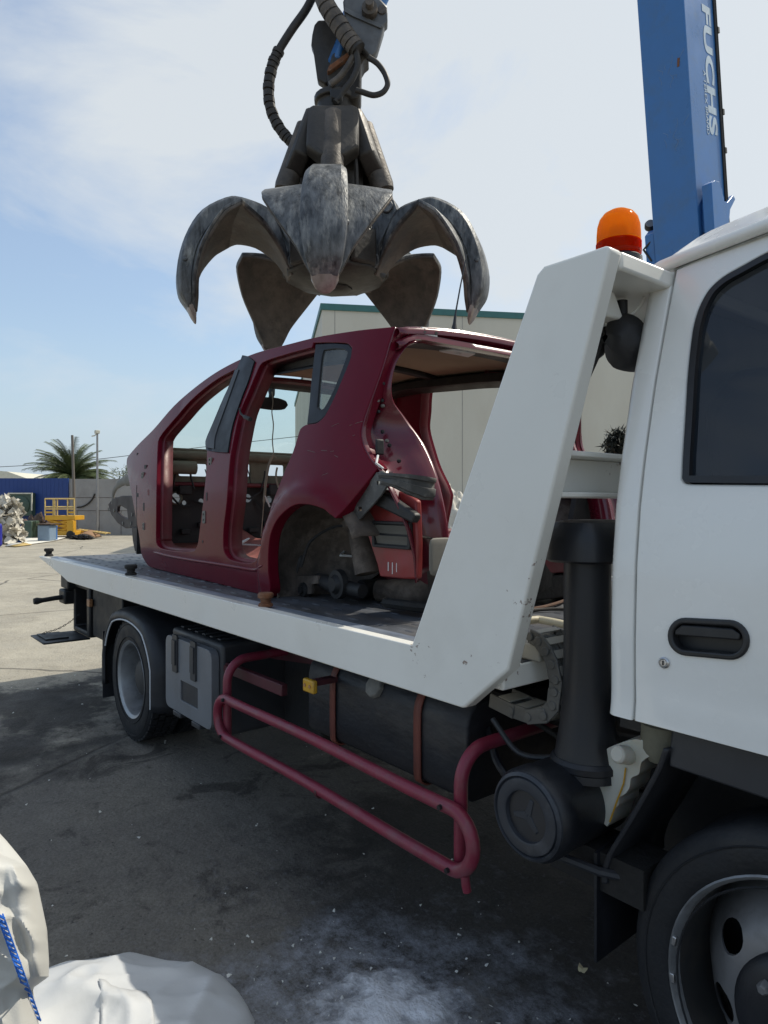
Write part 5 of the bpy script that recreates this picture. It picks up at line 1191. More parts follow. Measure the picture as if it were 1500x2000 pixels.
for (s, a, n_) in ((1.62, .28, 9), (.95, .27, 9)):
    for k in range(n_):
        aa = a + .05 * math.sin(k * 2.1) - .02 * k; ss = s + .10 * math.cos(k * 1.7) + .012 * k
        sc.tube(crv([bq(ss, aa, -.001), bq(ss + .03, aa + .02 * math.sin(k * 3.3), -.001), bq(ss + .07 + .03 * math.sin(k), aa + .05 * math.cos(k * 5.1), -.001)], k=4), .0013, 4)
sc.build('paint_scratches', M['scratch'], boom)
MB().panel([(1.72, .09), (1.80, .08), (1.81, .105), (1.72, .115)], [], lambda u, v: bq(u, v, -.004), lambda u, v: bq(u, v, .001)).build('rust_patch', M['rust'], boom)
# body of the machine behind the truck
MB().box((hx - 1.2, 8.4, 1.05), (hx + 1.2, 11.6, 2.0)).build('upper_carriage', M['boom'], crn, bevel=.06)
MB().box((hx - .9, 8.8, .45), (hx + .9, 11.2, 1.04)).build('undercarriage', M['black'], crn, bevel=.05)
for sx in (-1, 1):
    for y in (8.9, 11.0): MB().lathe([(0, -.16), (.25, -.16), (.52, -.14), (.56, -.08), (.56, .08), (.52, .14), (.25, .16), (0, .16)], (hx + sx * 1.1, y, .56), (1, 0, 0), 28).build('tyre', M['rubber'], crn)
# stick: from the boom tip down to the grapple
GC = at(655, 560, D=4.9); GC.z = 0
tip = bq(s1 - .2, bw / 2, bdp / 2)
E0 = at(672, 112, D=4.92); E1 = E0 + (at(700, 0, D=4.92) - E0).normalized() * 2.2 + Vector((0, .35, 0))
sdir = (E1 - E0).normalized(); sx_ = sdir.cross(Vector((1, 0, 0))).normalized(); sy_ = sdir.cross(sx_).normalized()
st_ = MB(); vs = []
for c_, w, h in ((E0 - sdir * .1, .085, .09), (E0 + sdir * .5, .11, .11), (E1, .17, .22), (tip, .2, .22)):
    vs += [c_ + sy_ * (w * u) + sx_ * (h * v) for u, v in ((-1, -1), (1, -1), (1, 1), (-1, 1))]
st_.add(vs, [(0,1,2,3), (15,14,13,12)] + [(4*k+i, 4*k+4+i, 4*k+4+(i+1) % 4, 4*k+(i+1) % 4) for k in range(3) for i in range(4)])
st_.build('stick', M['boom'], crn, bevel=.02)

# ------------------------------------------------------------------ orange-peel grapple hanging from the stick
HZ = 3.06
fd_ = (-(CD) * 1.0); ga = math.atan2((Vector((-GC.x, -GC.y, 0))).y, (Vector((-GC.x, -GC.y, 0))).x) - R(3.5)
gr = root('grapple', (GC.x, GC.y, HZ), 'worn steel five tined scrap grapple hanging open above the car roof', 'grapple', rz=ga, local=True)
# hub, local z = 0 at the hub's lower plate (world HZ)
hub = MB().lathe([(0, -.03), (.17, -.03), (.22, -.015), (.30, .0), (.36, .03), (.36, .10), (.26, .16), (.20, .22), (.20, .85), (.24, .90), (.24, 1.08), (.16, 1.14), (0, 1.14)], (0, 0, 0), (0, 0, 1), 10)
hub.build('hub', M['grabbody'], gr, bevel=.012, ang=30)
MB().lathe([(0, -.06), (.09, -.06), (.12, -.04), (.12, -.025), (0, -.025)], (0, 0, 0), (0, 0, 1), 8).build('hub_cap', M['grabbody'], gr)
def tine_at(al, first=None):
    # spine outline in (radius, height)
    so = crv([Vector((r, z - HZ, w)) for r, z, w in ((.36, 3.26, .06), (.40, 3.38, .075), (.47, 3.50, .09), (.60, 3.545, .10), (.73, 3.55, .11), (.92, 3.43, .125), (1.03, 3.24, .135), (1.08, 3.03, .13), (1.065, 2.88, .105), (1.01, 2.79, .075))], False, 4)
    si = crv([Vector((r, z - HZ, h)) for r, z, h in ((.32, 3.08, .07), (.40, 3.22, .11), (.52, 3.35, .20), (.64, 3.41, .30), (.71, 3.425, .385), (.83, 3.345, .385), (.935, 3.16, .285), (.97, 2.97, .165), (.965, 2.85, .105), (.965, 2.77, .06))], False, 4)
    sp = MB(); vs = []; n = len(so)
    for a, b in zip(so, si):
        w = a.z; wi = w * .92
        dn = Vector((a.x - b.x, 0, a.y - b.y)); A = Vector((a.x, 0, a.y)); B = Vector((b.x, 0, b.y)) + dn.normalized() * .02
        M1 = A.lerp(B, .22)
        vs += [B + Vector((0, -wi, 0)), M1 + Vector((0, -w, 0)), A + Vector((0, -w * .72, 0)), A + Vector((0, w * .72, 0)), M1 + Vector((0, w, 0)), B + Vector((0, wi, 0))]
    fs = [(6*k+i, 6*k+6+i, 6*k+6+(i+1) % 6, 6*k+(i+1) % 6) for k in range(n - 1) for i in range(6)] + [tuple(range(6))[::-1], tuple(6*(n-1)+i for i in range(6))]
    sp.add(vs, fs)
    # lug towards the cylinder
    sp.prism([(.34, .22), (.47, .45), (.45, .52), (.37, .53), (.30, .42), (.26, .18), (.27, .04), (.33, .03)], 'y', -.055, .055)
    sp.lathe([(0, -.075), (.045, -.075), (.045, .075), (0, .075)], (.40, 0, .475), (0, 1, 0), 16)
    sp.lathe([(0, -.11), (.06, -.11), (.06, .11), (0, .11)], (.30, 0, .10), (0, 1, 0), 16)
    # studs on the spine flanks
    for s in (-1, 1): sp.lathe([(0, .02), (.016, .016), (.018, 0)], (1.03, s * .122, .02), (0, s, 0), 10)
    t = sp.build('tine', M['grab'], gr, bevel=.008, ang=32)
    # bowl plate
    P = []
    for k, c in enumerate(si):
        a = so[k]; inn = (Vector((c.x, 0, c.y)) - Vector((a.x, 0, a.y))).normalized(); row = []
        for j in range(15):
            u = -1 + 2 * j / 14; row.append(Vector((c.x, 0, c.y)) + Vector((0, u * c.z, 0)) + inn * (.12 * c.z * abs(u) ** 1.2))
        P.append(row)
    MB().grid(P).build('tine_plate', M['grabdark'], t, solid=.02, bevel=.003, ang=60)
    P2 = []
    for k, row in enumerate(P):
        a, c = so[k], si[k]; o_ = (Vector((a.x, 0, a.y)) - Vector((c.x, 0, c.y))).normalized(); P2.append([q + o_ * .021 for q in row])
    MB().grid(P2).build('tine_back_plate', M['grab'], t, solid=.02, bevel=.003, ang=60)
    tp = MB(); a, b = so[-1], si[-1]; A = Vector((a.x, 0, a.y)); B = Vector((b.x, 0, b.y)); dd = Vector((-.35, 0, -1)).normalized(); vs = []
    for s, w, f in ((-.10, 1.22, 1.15), (.0, 1.15, 1.1), (.045, .85, .8), (.075, .42, .4), (.085, .15, .2)):
        m_ = A.lerp(B, .5) + dd * s; hv = (A - B) * .5 * f; ww = .068 * w
        vs += [m_ - hv + Vector((0, -ww, 0)), m_ + hv * .5 + Vector((0, -ww, 0)), m_ + hv + Vector((0, -ww * .5, 0)), m_ + hv + Vector((0, ww * .5, 0)), m_ + hv * .5 + Vector((0, ww, 0)), m_ - hv + Vector((0, ww, 0))]
    tp.add(vs, [(6*k+i, 6*k+6+i, 6*k+6+(i+1) % 6, 6*k+(i+1) % 6) for k in range(4) for i in range(6)] + [tuple(range(6))[::-1], tuple(24 + i for i in range(6))])
    tp.build('tine_tip', M['grabtip'], t, bevel=.006, ang=50)
    return t
tine0 = tine_at(0)
for k in range(1, 5): dup_tree(tine0, gr, rz=2 * PI * k / 5)
def cyl_guard():
    # cylinder guard leaning out over each tine, with its rod running down to the lug
    A, B = Vector((.19, 0, 1.12)), Vector((.40, 0, .50)); ax = (B - A).normalized(); nr = Vector((0, 1, 0)).cross(ax); L_ = (B - A).length
    g = MB(); pr = [(-.165, 0), (.165, 0), (.175, .05), (.175, .33), (.075, .42), (-.075, .42), (-.175, .33), (-.175, .05)]
    vs = []
    for d, in_ in ((-.075, .9), (-.055, 1), (.03, 1), (.05, .8)):
        vs += [A + ax * v + Vector((0, u * in_, 0)) - nr * d for u, v in pr]
    g.add(vs, [tuple(range(8))[::-1], tuple(24 + i for i in range(8))] + [(8*k+i, 8*k+(i+1) % 8, 8*k+8+(i+1) % 8, 8*k+8+i) for k in range(3) for i in range(8)])
    go = g.build('cylinder_guard', M['grabbody'], gr, bevel=.012, ang=30)
    MB().lathe([(0, .05), (.075, .05), (.078, .50), (.070, .54), (.042, .545), (.042, L_ - .02), (0, L_ - .02)], A, ax, 20).build('cylinder', M['grabdark'], go)
    return go
cg = cyl_guard()
for k in range(1, 5): dup_tree(cg, gr, rz=2 * PI * k / 5)
gh = MB()
for k in range(10):
    a = k * .9 + .3; gh.tube(crv([(.20 * math.cos(a), .20 * math.sin(a), 1.15), (.26 * math.cos(a + .3), .26 * math.sin(a + .3), .8), (.22 * math.cos(a + .5), .22 * math.sin(a + .5), .4), (.28 * math.cos(a + .5), .28 * math.sin(a + .5), .2)], k=5), .014, 7)
gh.build('hub_hose', M['rubberhose'], gr)
for k in range(5):
    a = 2 * PI * (k + .5) / 5; MB().box((.20, -.10, .05), (.37, .10, .30), Matrix.Rotation(a, 4, 'Z')).build('hub_lug', M['grabbody'], gr, bevel=.02)
# rotator and suspension link (built in world axes, turned into the grapple's frame)
GI = (Matrix.Translation((GC.x, GC.y, HZ)) @ Matrix.Rotation(ga, 4, 'Z')).inverted()
def gb_(mb, name, m, **k): return mb.xf(GI).build(name, m, gr, **k)
G3 = lambda px, py, d=0: at(px, py, D=4.9 + d)
def pix_prism(px, d0, d1):                               # plate facing the viewer, thickness along the depth
    q = [G3(a, b) for a, b in px]; b0 = q[0]; 
    loc2 = [((p - b0).dot(CR), p.z - b0.z) for p in q]
    return MB().panel(loc2, [], lambda u, v: b0 + CR * u + Vector((0, 0, v)) + CD * d0, lambda u, v: b0 + CR * u + Vector((0, 0, v)) + CD * d1)
rot = MB().lathe([(0, -.02), (.17, -.02), (.17, .03), (.125, .05), (.125, .17), (.15, .18), (.15, .22), (0, .22)], (GC.x, GC.y, HZ + 1.10), (0, 0, 1), 20)
gb_(rot, 'rotator', M['grabbody'], bevel=.006)
gb_(pix_prism([(648, 205), (650, 222), (664, 229), (672, 222), (672, 205)], -.20, -.14), 'rotator_bolt', M['black'], bevel=.01)
gb_(pix_prism([(641, 160), (643, 195), (650, 203), (697, 208), (705, 200), (706, 140), (712, 130), (722, 122), (700, 100), (650, 120)], -.09, .09), 'swivel_link', M['grabbody'], bevel=.015)
gb_(pix_prism([(700, 165), (705, 210), (702, 213), (697, 208), (696, 160)], .06, .12), 'swivel_arm', M['black'], bevel=.008)
gb_(pix_prism([(608, 90), (612, 100), (620, 158), (636, 168), (690, 125), (684, 95), (660, 60), (640, 42), (622, 42), (614, 52), (610, 70)], -.02, .06), 'link_plate', M['grabbody'], bevel=.012)
gb_(pix_prism([(672, 30), (690, -20), (735, -20), (736, 10), (742, 24), (756, 38), (757, 70), (750, 76), (750, 82), (737, 125), (730, 134), (720, 133), (678, 88)], -.14, -.06), 'link_plate', M['greyplate'], bevel=.012)
gb_(pix_prism([(674, 52), (692, 62), (744, 84), (748, 78), (697, 55), (676, 44)], -.155, -.141), 'plate_rib', M['greyplate'], bevel=.004)
pc = G3(722, 22, -.15); gb_(MB().lathe([(0, -.10), (.028, -.10), (.028, -.05), (.052, -.045), (.055, -.02), (.055, .02), (.06, .02), (.06, .25), (0, .25)], pc, CD, 18), 'link_pin', M['grabdark'])
gb_(MB().lathe([(0, -.05), (.03, -.05), (.04, .0), (.04, .1), (0, .1)], G3(746, 28, -.1), CD, 14), 'link_pin', M['grabdark'])
gb_(pix_prism([(645, 150), (690, 118), (694, 126), (648, 160), (641, 162)], -.13, -.05), 'hose_clamp', M['rust'], bevel=.008)
def hose(name, px, r, d=0, k=6, m='rubberhose', n=12): return gb_(MB().tube(crv([G3(a, b, d) for a, b in px], k=k), r, n), name, M[m])
hose('hydraulic_hose', [(628, -45), (600, 15), (570, 58), (545, 98), (533, 125), (525, 165), (527, 205), (540, 240), (560, 268), (585, 290), (610, 305)], .029, -.05)
wr = MB(); cpts = crv([G3(a, b, -.05) for a, b in ((545, 98), (533, 125), (525, 165), (527, 205), (540, 240), (560, 268), (578, 284))], k=6)
for i in range(0, len(cpts) - 2, 2):
    a, b = cpts[i], cpts[i + 1]; wr.tube([a, a.lerp(b, .5), a.lerp(b, 1.55)], .0385 + .003 * (i % 4 == 0), 10)
gb_(wr, 'hose_wrap', M['rubberhose'])
h2 = [(618, -40), (640, 15), (660, 45), (680, 75), (700, 98), (720, 112), (738, 125), (752, 145), (757, 165), (748, 180), (730, 186), (708, 180), (695, 176)]
hose('hydraulic_hose', h2[5:], .019, -.2)
hose('hydraulic_hose', [(692, 95), (697, 108), (698, 130), (688, 155), (673, 175), (662, 190), (655, 200)], .021, -.18)
hose('hydraulic_hose', [(620, -35), (640, 15), (660, 45), (680, 75), (700, 98)], .058, -.17)
w2 = MB(); c2 = crv([G3(a, b, -.17) for a, b in ((620, -35), (640, 15), (660, 45), (680, 75), (696, 96))], k=4)
for i in range(0, len(c2) - 2, 2): w2.tube([c2[i], c2[i].lerp(c2[i + 1], 1.6)], .063, 12)
gb_(w2, 'hose_wrap', M['grabdark'])
hose('hydraulic_hose', [(690, 110), (682, 125), (664, 150), (645, 165)], .022, -.16, m='grabdark')

# ------------------------------------------------------------------ background
wd = math.atan((8796 - 750) / F)                          # angle of the warehouse front off the view axis
wv = (CD * math.cos(wd) + CR * math.sin(wd)); wn = Vector((-wv.y, wv.x, 0))
if wn.dot(CD) < 0: wn = -wn
W0 = at(629, 593, D=24.0); wz = W0.z
wh_ = root('warehouse', (W0.x, W0.y, 0), 'cream precast concrete warehouse with a green roof edge, behind the truck', 'building')
def wq(s, d, z): return Vector((W0.x, W0.y, 0)) + wv * s + wn * d + Vector((0, 0, z))
def wbox(mb, s0, s1, d0, d1, z0, z1):
    vs = [wq(s, d, z) for z in (z0, z1) for (s, d) in ((s0, d0), (s1, d0), (s1, d1), (s0, d1))]
    return mb.add(vs, [(0,3,2,1), (4,5,6,7), (0,1,5,4), (1,2,6,5), (2,3,7,6), (3,0,4,7)])
def ws_of(px, py=800):
    q = ray(px, py); o = Vector((W0.x, W0.y, 0)); t = (o - CO).dot(wn) / q.dot(wn); return (CO + q * t - o).dot(wv)
js = [ws_of(654), ws_of(903), ws_of(1135)]; stp = js[2] - js[1]
wbox(MB(), 0, 44, 0, 24, 0, wz - .22).build('wall', M['cream'], wh_)
ks = [js[0] - 0, js[1], js[2]] + [js[2] + stp * i for i in range(1, 8)]
for s in ks: wbox(MB(), s - .012, s + .012, -.004, .02, 0, wz - .22).build('panel_joint', M['joint'], wh_)
for d in (4, 8, 12, 16, 20): wbox(MB(), -.004, .02, d - .012, d + .012, 0, wz - .22).build('panel_joint', M['joint'], wh_)
cpg = MB(); wbox(cpg, -.06, 44.06, -.06, 24.06, wz - .22, wz); cpg.build('roof_edge', M['coping'], wh_)

def floorpt(px, py): return at(px, py, Z=0)
WL = 34.0
def wallpt(px, z, D=WL): q = at(px, CY, D=D); return Vector((q.x, q.y, z))
def strip_box(mb, pxa, pxb, z0, z1, D, th):
    a, b = wallpt(pxa, z0, D), wallpt(pxb, z0, D); n = CD * th
    vs = [p + Vector((0, 0, dz)) for dz in (0, z1 - z0) for p in (a, b, b + n, a + n)]
    return mb.add(vs, [(0,3,2,1), (4,5,6,7), (0,1,5,4), (1,2,6,5), (2,3,7,6), (3,0,4,7)])
cw = root('concrete_wall', wallpt(300, 0), 'grey concrete boundary wall with panel joints beside the blue sheeting', 'wall')
strip_box(MB(), 133, 760, 0, 2.75, WL, .2).build('wall_panel', M['concrete'], cw)
jn_ = MB()
for z in (1.18, 1.82): strip_box(jn_, 133, 760, z, z + .02, WL - .01, .02)
for k in range(12): strip_box(jn_, 150 + 43 * k, 150.8 + 43 * k, 0, 1.18, WL - .01, .02)
jn_.build('panel_joints', M['scrap'], cw)
MB().tube(crv([wallpt(x, z, WL - .05) for x, z in ((150, 1.35), (160, 1.38), (170, 1.5), (180, 1.75), (185, 2.02))], k=4), .035, 6).build('wall_cable', M['rubberhose'], cw)
bwl = root('blue_fence', wallpt(40, 0), 'blue sheet metal fence behind the yellow scissor lift', 'fence')
strip_box(MB(), -160, 133, 0, 2.78, WL - .1, .12).build('sheet_panel', M['blueboard'], bwl)
rbm = MB()
for k in range(36): strip_box(rbm, -158 + 8 * k, -157.4 + 8 * k, .02, 2.76, WL - .106, .006)
rbm.build('sheet_ribs', M['blueboard'], bwl)
fan = root('fan_unit', wallpt(38, 1.0, WL - .4), 'green fan unit in a pale frame mounted on the blue fence', 'fan')
strip_box(MB(), 16, 62, .95, 2.05, WL - .5, .35).build('housing', M['green'], fan)
fr_ = MB(); 
for a, b, z0, z1 in ((15, 62, 2.0, 2.06), (60.5, 62.5, 1.2, 2.06), (15, 17, 1.0, 2.06)): strip_box(fr_, a, b, z0, z1, WL - .56, .06)
fr_.build('frame', M['offwhite'], fan)
MB().lathe([(0, -.10), (.10, -.10), (.12, -.04), (.42, -.02), (.45, 0), (.45, .1), (0, .1)], wallpt(39, 1.45, WL - .55), CD, 28).build('fan_cowl', M['green'], fan)
fr0 = root('far_roof', wallpt(20, 0, 60), 'pale low roof showing over the blue fence', 'building')
P0, P1, P2 = wallpt(-60, 0, 60), wallpt(62, 0, 60), wallpt(14, 0, 60)
MB().add([P0, P1, P1 + Vector((0, 0, 3.6)), P2 + Vector((0, 0, 4.35)), P0 + Vector((0, 0, 4.6))] + [p + CD * 10 for p in (P0, P1, P1 + Vector((0, 0, 3.6)), P2 + Vector((0, 0, 4.35)), P0 + Vector((0, 0, 4.6)))], [(0,1,2,3,4), (9,8,7,6,5), (2,7,8,3), (3,8,9,4), (1,6,7,2), (0,4,9,5)]).build('roof', M['offwhite'], fr0)

# palm beyond the wall
pl = root('palm_tree', wallpt(141, 0, 37.5), 'bushy palm tree rising behind the boundary wall', 'palm tree')
pb = wallpt(141, 0, 37.5); rnd = random.Random(3)
tr = MB(); tr.tube([pb + Vector((.06 * math.sin(z), .05 * math.cos(z * 1.3), z)) for z in [0, .6, 1.2, 1.8, 2.3, 2.7, 3.0]], [.34, .30, .27, .27, .30, .34, .22], 14); tr.build('trunk', M['trunk'], pl)
cw_ = MB(); top = pb + Vector((0, 0, 2.95))
for k in range(110):
    az = rnd.uniform(0, 2 * PI); el = R(rnd.choice([rnd.uniform(45, 88), rnd.uniform(15, 55), rnd.uniform(-5, 25)])); Lf = rnd.uniform(1.9, 2.6)
    h = Vector((math.cos(az), math.sin(az), 0)); pts = []; p = top.copy(); e = el
    for i in range(13): pts.append(p.copy()); p = p + (h * math.cos(e) + Vector((0, 0, math.sin(e)))) * (Lf / 12); e -= R(3.2 + 4.2 * (i / 12)) * (1.0 if el > .3 else .8)
    cw_.tube(pts, [.028 * (1 - i / 14) for i in range(13)], 4)
    sd_ = Vector((-h.y, h.x, 0))
    for i in range(2, 13):
        t = (pts[i] - pts[i-1]).normalized(); up = sd_.cross(t)
        for q in range(3):
            b0_ = pts[i-1].lerp(pts[i], q / 3); ll = (.46 if i < 10 else .34) * (.6 + .4 * math.sin(PI * i / 13)) * rnd.uniform(.8, 1.15)
            for s in (-1, 1):
                d_ = (t * .75 + sd_ * s * .85 + up * .25 + Vector((0, 0, -.22))).normalized() * ll; wv_ = t * .026
                cw_.add([b0_ - wv_, b0_ + wv_, b0_ + d_], [(0, 1, 2)])
cw_.build('crown', M['frond'], pl)
def leafbush(name, c, rx, ry, rz_, n, size, m, label, cat, seed):
    r = random.Random(seed); o = root(name, (c.x, c.y, 0), label, cat); b = MB(); stx = MB()
    cl_ = [Vector((r.gauss(0, .5) * rx, r.gauss(0, .5) * ry, r.gauss(0, .45) * rz_)) for _ in range(16)]
    for k in range(n):
        p = c + r.choice(cl_) + Vector((r.gauss(0, .22) * rx, r.gauss(0, .22) * ry, r.gauss(0, .22) * rz_)); d_ = Vector((r.gauss(0, 1), r.gauss(0, 1), r.gauss(.3, 1))).normalized() * size * r.uniform(.6, 1.5); w_ = d_.cross(Vector((r.random(), r.random(), r.random()))).normalized() * size * .14
        b.add([p - w_, p + w_, p + d_], [(0, 1, 2)])
    for q in cl_[:9]: stx.tube(crv([(c.x, c.y, 0), c + q * .4 + Vector((0, 0, -rz_ * .6)), c + q], k=4), .02, 5)
    b.build('foliage', M[m], o); stx.build('stems', M['trunk'], o); return o
c_ = at(1214, 876, D=12.0); leafbush('shrub', c_, .24, .26, .26, 2600, .11, 'shrub', 'dark spiky shrub in front of the warehouse wall, seen beside the cab', 'shrub', 5)
c_ = wallpt(248, 2.95, 38); leafbush('tree', c_, .7, .6, .55, 900, .16, 'frond', 'thin leafy treetop over the boundary wall next to the car front', 'tree', 6)
# poles and wires
def pole(name, px, pyb, pyt, D, r0, r1, m, label, lean=0):
    b = at(px, CY, D=D); t = at(px - lean, pyt, D=D); o = root(name, (b.x, b.y, 0), label, 'pole')
    MB().tube([Vector((b.x, b.y, 0)), Vector((b.x, b.y, 0)).lerp(t, .5), t], [r0, (r0 + r1) / 2, r1], 10).build('shaft', M[m], o); return o, t
pole('timber_pole', 147, 1030, 850, 32.5, .075, .055, 'wood', 'weathered timber pole leaning slightly in front of the palm', 6)
o, t = pole('lamp_post', 190, 1040, 846, 33.2, .06, .045, 'greysteel', 'slim grey steel post with a small camera on top')
MB().box(t + Vector((-.14, -.1, -.02)), t + Vector((.10, .1, .14))).build('camera_housing', M['offwhite'], o, bevel=.02)
MB().tube([t, t + Vector((-.1, -.1, -.12)), t + Vector((-.2, -.2, -.14))], .03, 6).build('bracket', M['offwhite'], o)
wr_ = root('overhead_wire', wallpt(100, 0, 40), 'thin overhead wire running behind the palm tree', 'wire')
MB().tube(crv([at(-60, 915, D=40), at(85, 907, D=40), at(190, 897, D=40), at(300, 884, D=40), at(640, 846, D=40)], k=6), .018, 5).build('cable', M['rubberhose'], wr_)
# yellow scissor lift
LD = 30.5
def lp3(px, z, d=0): return wallpt(px, z, LD + d)
sl_ = root('scissor_lift', lp3(117, 0), 'yellow scissor lift parked against the blue fence', 'scissor lift')
zt, zm, zp1, zp0 = 1.5 + 11 / F * LD, 1.5 - 5 / F * LD, 1.5 - 22 / F * LD, 1.5 - 31 / F * LD
strip_box(MB(), 87, 146, zp0, zp1, LD, 1.0).build('platform', M['lift'], sl_, bevel=.02)
rl_ = MB()
for d in (0, .95):
    for x in (88, 104, 107, 112, 132, 145): rl_.tube([lp3(x, zp1, d), lp3(x, zt, d)], .03, 6)
    for z in (zt, zm, (zm + zp1) / 2 + .1): rl_.tube([lp3(88, z, d), lp3(145, z, d)], .028, 6)
for x in (88, 145):
    for z in (zt, zm): rl_.tube([lp3(x, z, 0), lp3(x, z, .95)], .028, 6)
rl_.build('guard_rail', M['liftpale'], sl_)
for x, x2 in ((89, 103), (133, 144)): strip_box(MB(), x, x2, zm - .28, zm - .20, LD - .03, .03).build('rail_plate', M['lift'], sl_)
z1_ = zp0 - .01
for k in range(3):
    z = .28 + (z1_ - .28) * k / 3; z2 = .28 + (z1_ - .28) * (k + 1) / 3
    for d in (.1, .8):
        MB().tube([lp3(93, z, d), lp3(140, z2, d)], .05, 6).build('scissor_arm', M['lift'], sl_); MB().tube([lp3(140, z, d), lp3(93, z2, d)], .05, 6).build('scissor_arm', M['lift'], sl_)
strip_box(MB(), 130, 143, .25, z1_, LD - .1, .3).build('lift_ladder', M['lift'], sl_, bevel=.02)
strip_box(MB(), 90, 145, .12, .32, LD, 1.0).build('base', M['lift'], sl_, bevel=.03)
for x in (96, 138): MB().lathe([(0, -.06), (.17, -.06), (.17, .06), (0, .06)], lp3(x, .17, -.05), CD, 16).build('wheel', M['rubber'], sl_)
# things lying about near the lift
def blob(name, c, rx, ry, h, m, label, cat, seed, n=40, amp=.3, freq=2.2, solidity=1):
    P = []
    for i in range(n + 1):
        row = []
        for j in range(n + 1):
            a = 2 * PI * j / n; f = i / n; ph = f * PI * .5; rr = math.cos(ph); hh = math.sin(ph)
            q = Vector((rr * math.cos(a), rr * math.sin(a), hh)); k = 1 + amp * (noise.fractal(q * freq + Vector((seed * 7.1, seed, 0)), .8, 2, 4))
            row.append(Vector((c.x + q.x * rx * k, c.y + q.y * ry * k, max(0.002, c.z + q.z * h * k))))
        P.append(row)
    o = MB().grid(P).build(name, M[m], None, ang=80); return tag(o, label, cat)
def film_pile(name, c, rx, ry, h, label, seed):
    r = random.Random(seed); o = root(name, (c.x, c.y, 0), label, 'waste pile'); b = MB()
    for k in range(330):
        a = r.uniform(0, 2 * PI); f = r.random() ** .5; z = r.uniform(.05, 1); rr = (1 - z ** 2.2) ** .5
        p = Vector((c.x + math.cos(a) * f * rx * (.35 + .65 * rr), c.y + math.sin(a) * f * ry * (.35 + .65 * rr), h * z)); s = r.uniform(.07, .19); P = []
        ax = Vector((r.gauss(0, 1), r.gauss(0, 1), r.gauss(0, 1))).normalized(); u = ax.orthogonal().normalized(); w = ax.cross(u)
        for i in range(6):
            P.append([p + u * (s * (i / 2.5 - 1)) + w * (s * (j / 2.5 - 1)) + ax * s * .55 * noise.noise(Vector((i * .8 + k, j * .8, k * 1.7))) for j in range(6)])
        b.grid(P)
    b.build('film_sheets', M['film'], o, ang=150); return o
film_pile('plastic_pile', floorpt(4, 1062), .78, .8, 1.75, 'heap of crumpled off white plastic film at the far left edge', 4)
tpm = MB(); tv = [floorpt(a, b) for a, b in ((10, 1068), (48, 1050), (95, 1036), (128, 1040), (150, 1046), (105, 1058), (40, 1067))]
tpm.add([v + Vector((0, 0, .03 + .10 * abs(noise.noise(v * .7)))) for v in tv], [tuple(range(len(tv)))]); 
tag(tpm.build('plastic_sheet', M['tarp'], None, solid=.01), 'white plastic sheeting spread on the ground by the lift', 'sheet')
def drum(name, px, D, r, h, m, label, cat, taper=1.0):
    p = wallpt(px, 0, D); return tag(MB().lathe([(0, .0), (r * taper, .0), (r * taper * 1.02, .03), (r * (taper + 1) / 2, h * .5), (r, h - .04), (r * 1.04, h - .03), (r * 1.04, h), (r * .9, h), (r * .88, h - .06), (0, h - .06)], p, (0, 0, 1), 24).build(name, M[m], None), label, cat)
t_ = root('plastic_tub', wallpt(84, 0, 27.5), 'grey blue plastic tub with a board on top, on the white sheeting', 'tub')
strip_box(MB(), 72.5, 96.5, .03, .68, 27.5, .6).build('tub', M['bluetub'], t_, bevel=.05)
strip_box(MB(), 70, 99, .69, .73, 27.4, .75).build('board', M['scrap'], t_)
drum('blue_drum', 104, 28.6, .16, .62, 'bluebin', 'small bright blue drum beside the plastic tub', 'drum')
tag(strip_box(MB(), 46, 62, 0, .78, 30.0, .7).build('green_bin', M['green'], None, bevel=.04), 'dark green bin half hidden by the plastic heap', 'bin')
tag(blob('scrap_heap', wallpt(72, 0, 31.8), 1.0, .5, .92, 'scrap', 'rusty scrap heap along the foot of the blue fence', 'scrap heap', 9, 30, .5), 'rusty scrap heap along the foot of the blue fence', 'scrap heap')
cb_ = MB(); P = [[floorpt(142 + 44 * i / 8, 1052) * 1 + CD * (j * .18) + Vector((0, 0, .05 + .30 * math.sin(PI * i / 8) * (.5 + .5 * j / 4))) for j in range(5)] for i in range(9)]
cb_.grid(P); tag(cb_.build('cardboard_sheet', M['card'], None, solid=.015), 'bent brown cardboard sheet on the ground right of the lift', 'cardboard')
ldr = root('ladder', floorpt(180, 1046), 'tan ladder lying flat near the foot of the concrete wall', 'ladder')
la, lb_ = wallpt(146, .34, 31.6), wallpt(206, .22, 30.2); lc = CD * .5
MB().tube([la, lb_], .035, 6).build('rail', M['ladder'], ldr); MB().tube([la + lc, lb_ + lc], .035, 6).build('rail', M['ladder'], ldr)
for k in range(9): p = la.lerp(lb_, (k + .5) / 9); MB().tube([p, p + lc], .028, 6).build('rung', M['ladder'], ldr)
blob('dark_rubbish', floorpt(160, 1053), .75, .35, .16, 'carblack', 'low dark rubbish under the cardboard sheet', 'rubbish', 12, 30, .7, 4)
blob('blue_bag', floorpt(39, 1061), .16, .14, .16, 'bluesack', 'small crumpled bright blue bag beside the plastic heap', 'bag', 13, 24, .4)
tag(strip_box(MB(), -22, -2.0, 0, .85, 24.0, .3).build('blue_sack', M['darkbag'], None, bevel=.12, seg=4), 'dark blue sack at the left edge below the plastic heap', 'sack')
cbx = MB(); cbx.add([floorpt(a, b) + Vector((0, 0, .03)) for a, b in ((18, 1068), (45, 1061), (62, 1065), (30, 1069))], [(0, 1, 2, 3)]); tag(cbx.build('cardboard_piece', M['ladder'], None, solid=.02), 'flat tan board lying in front of the plastic heap', 'board')
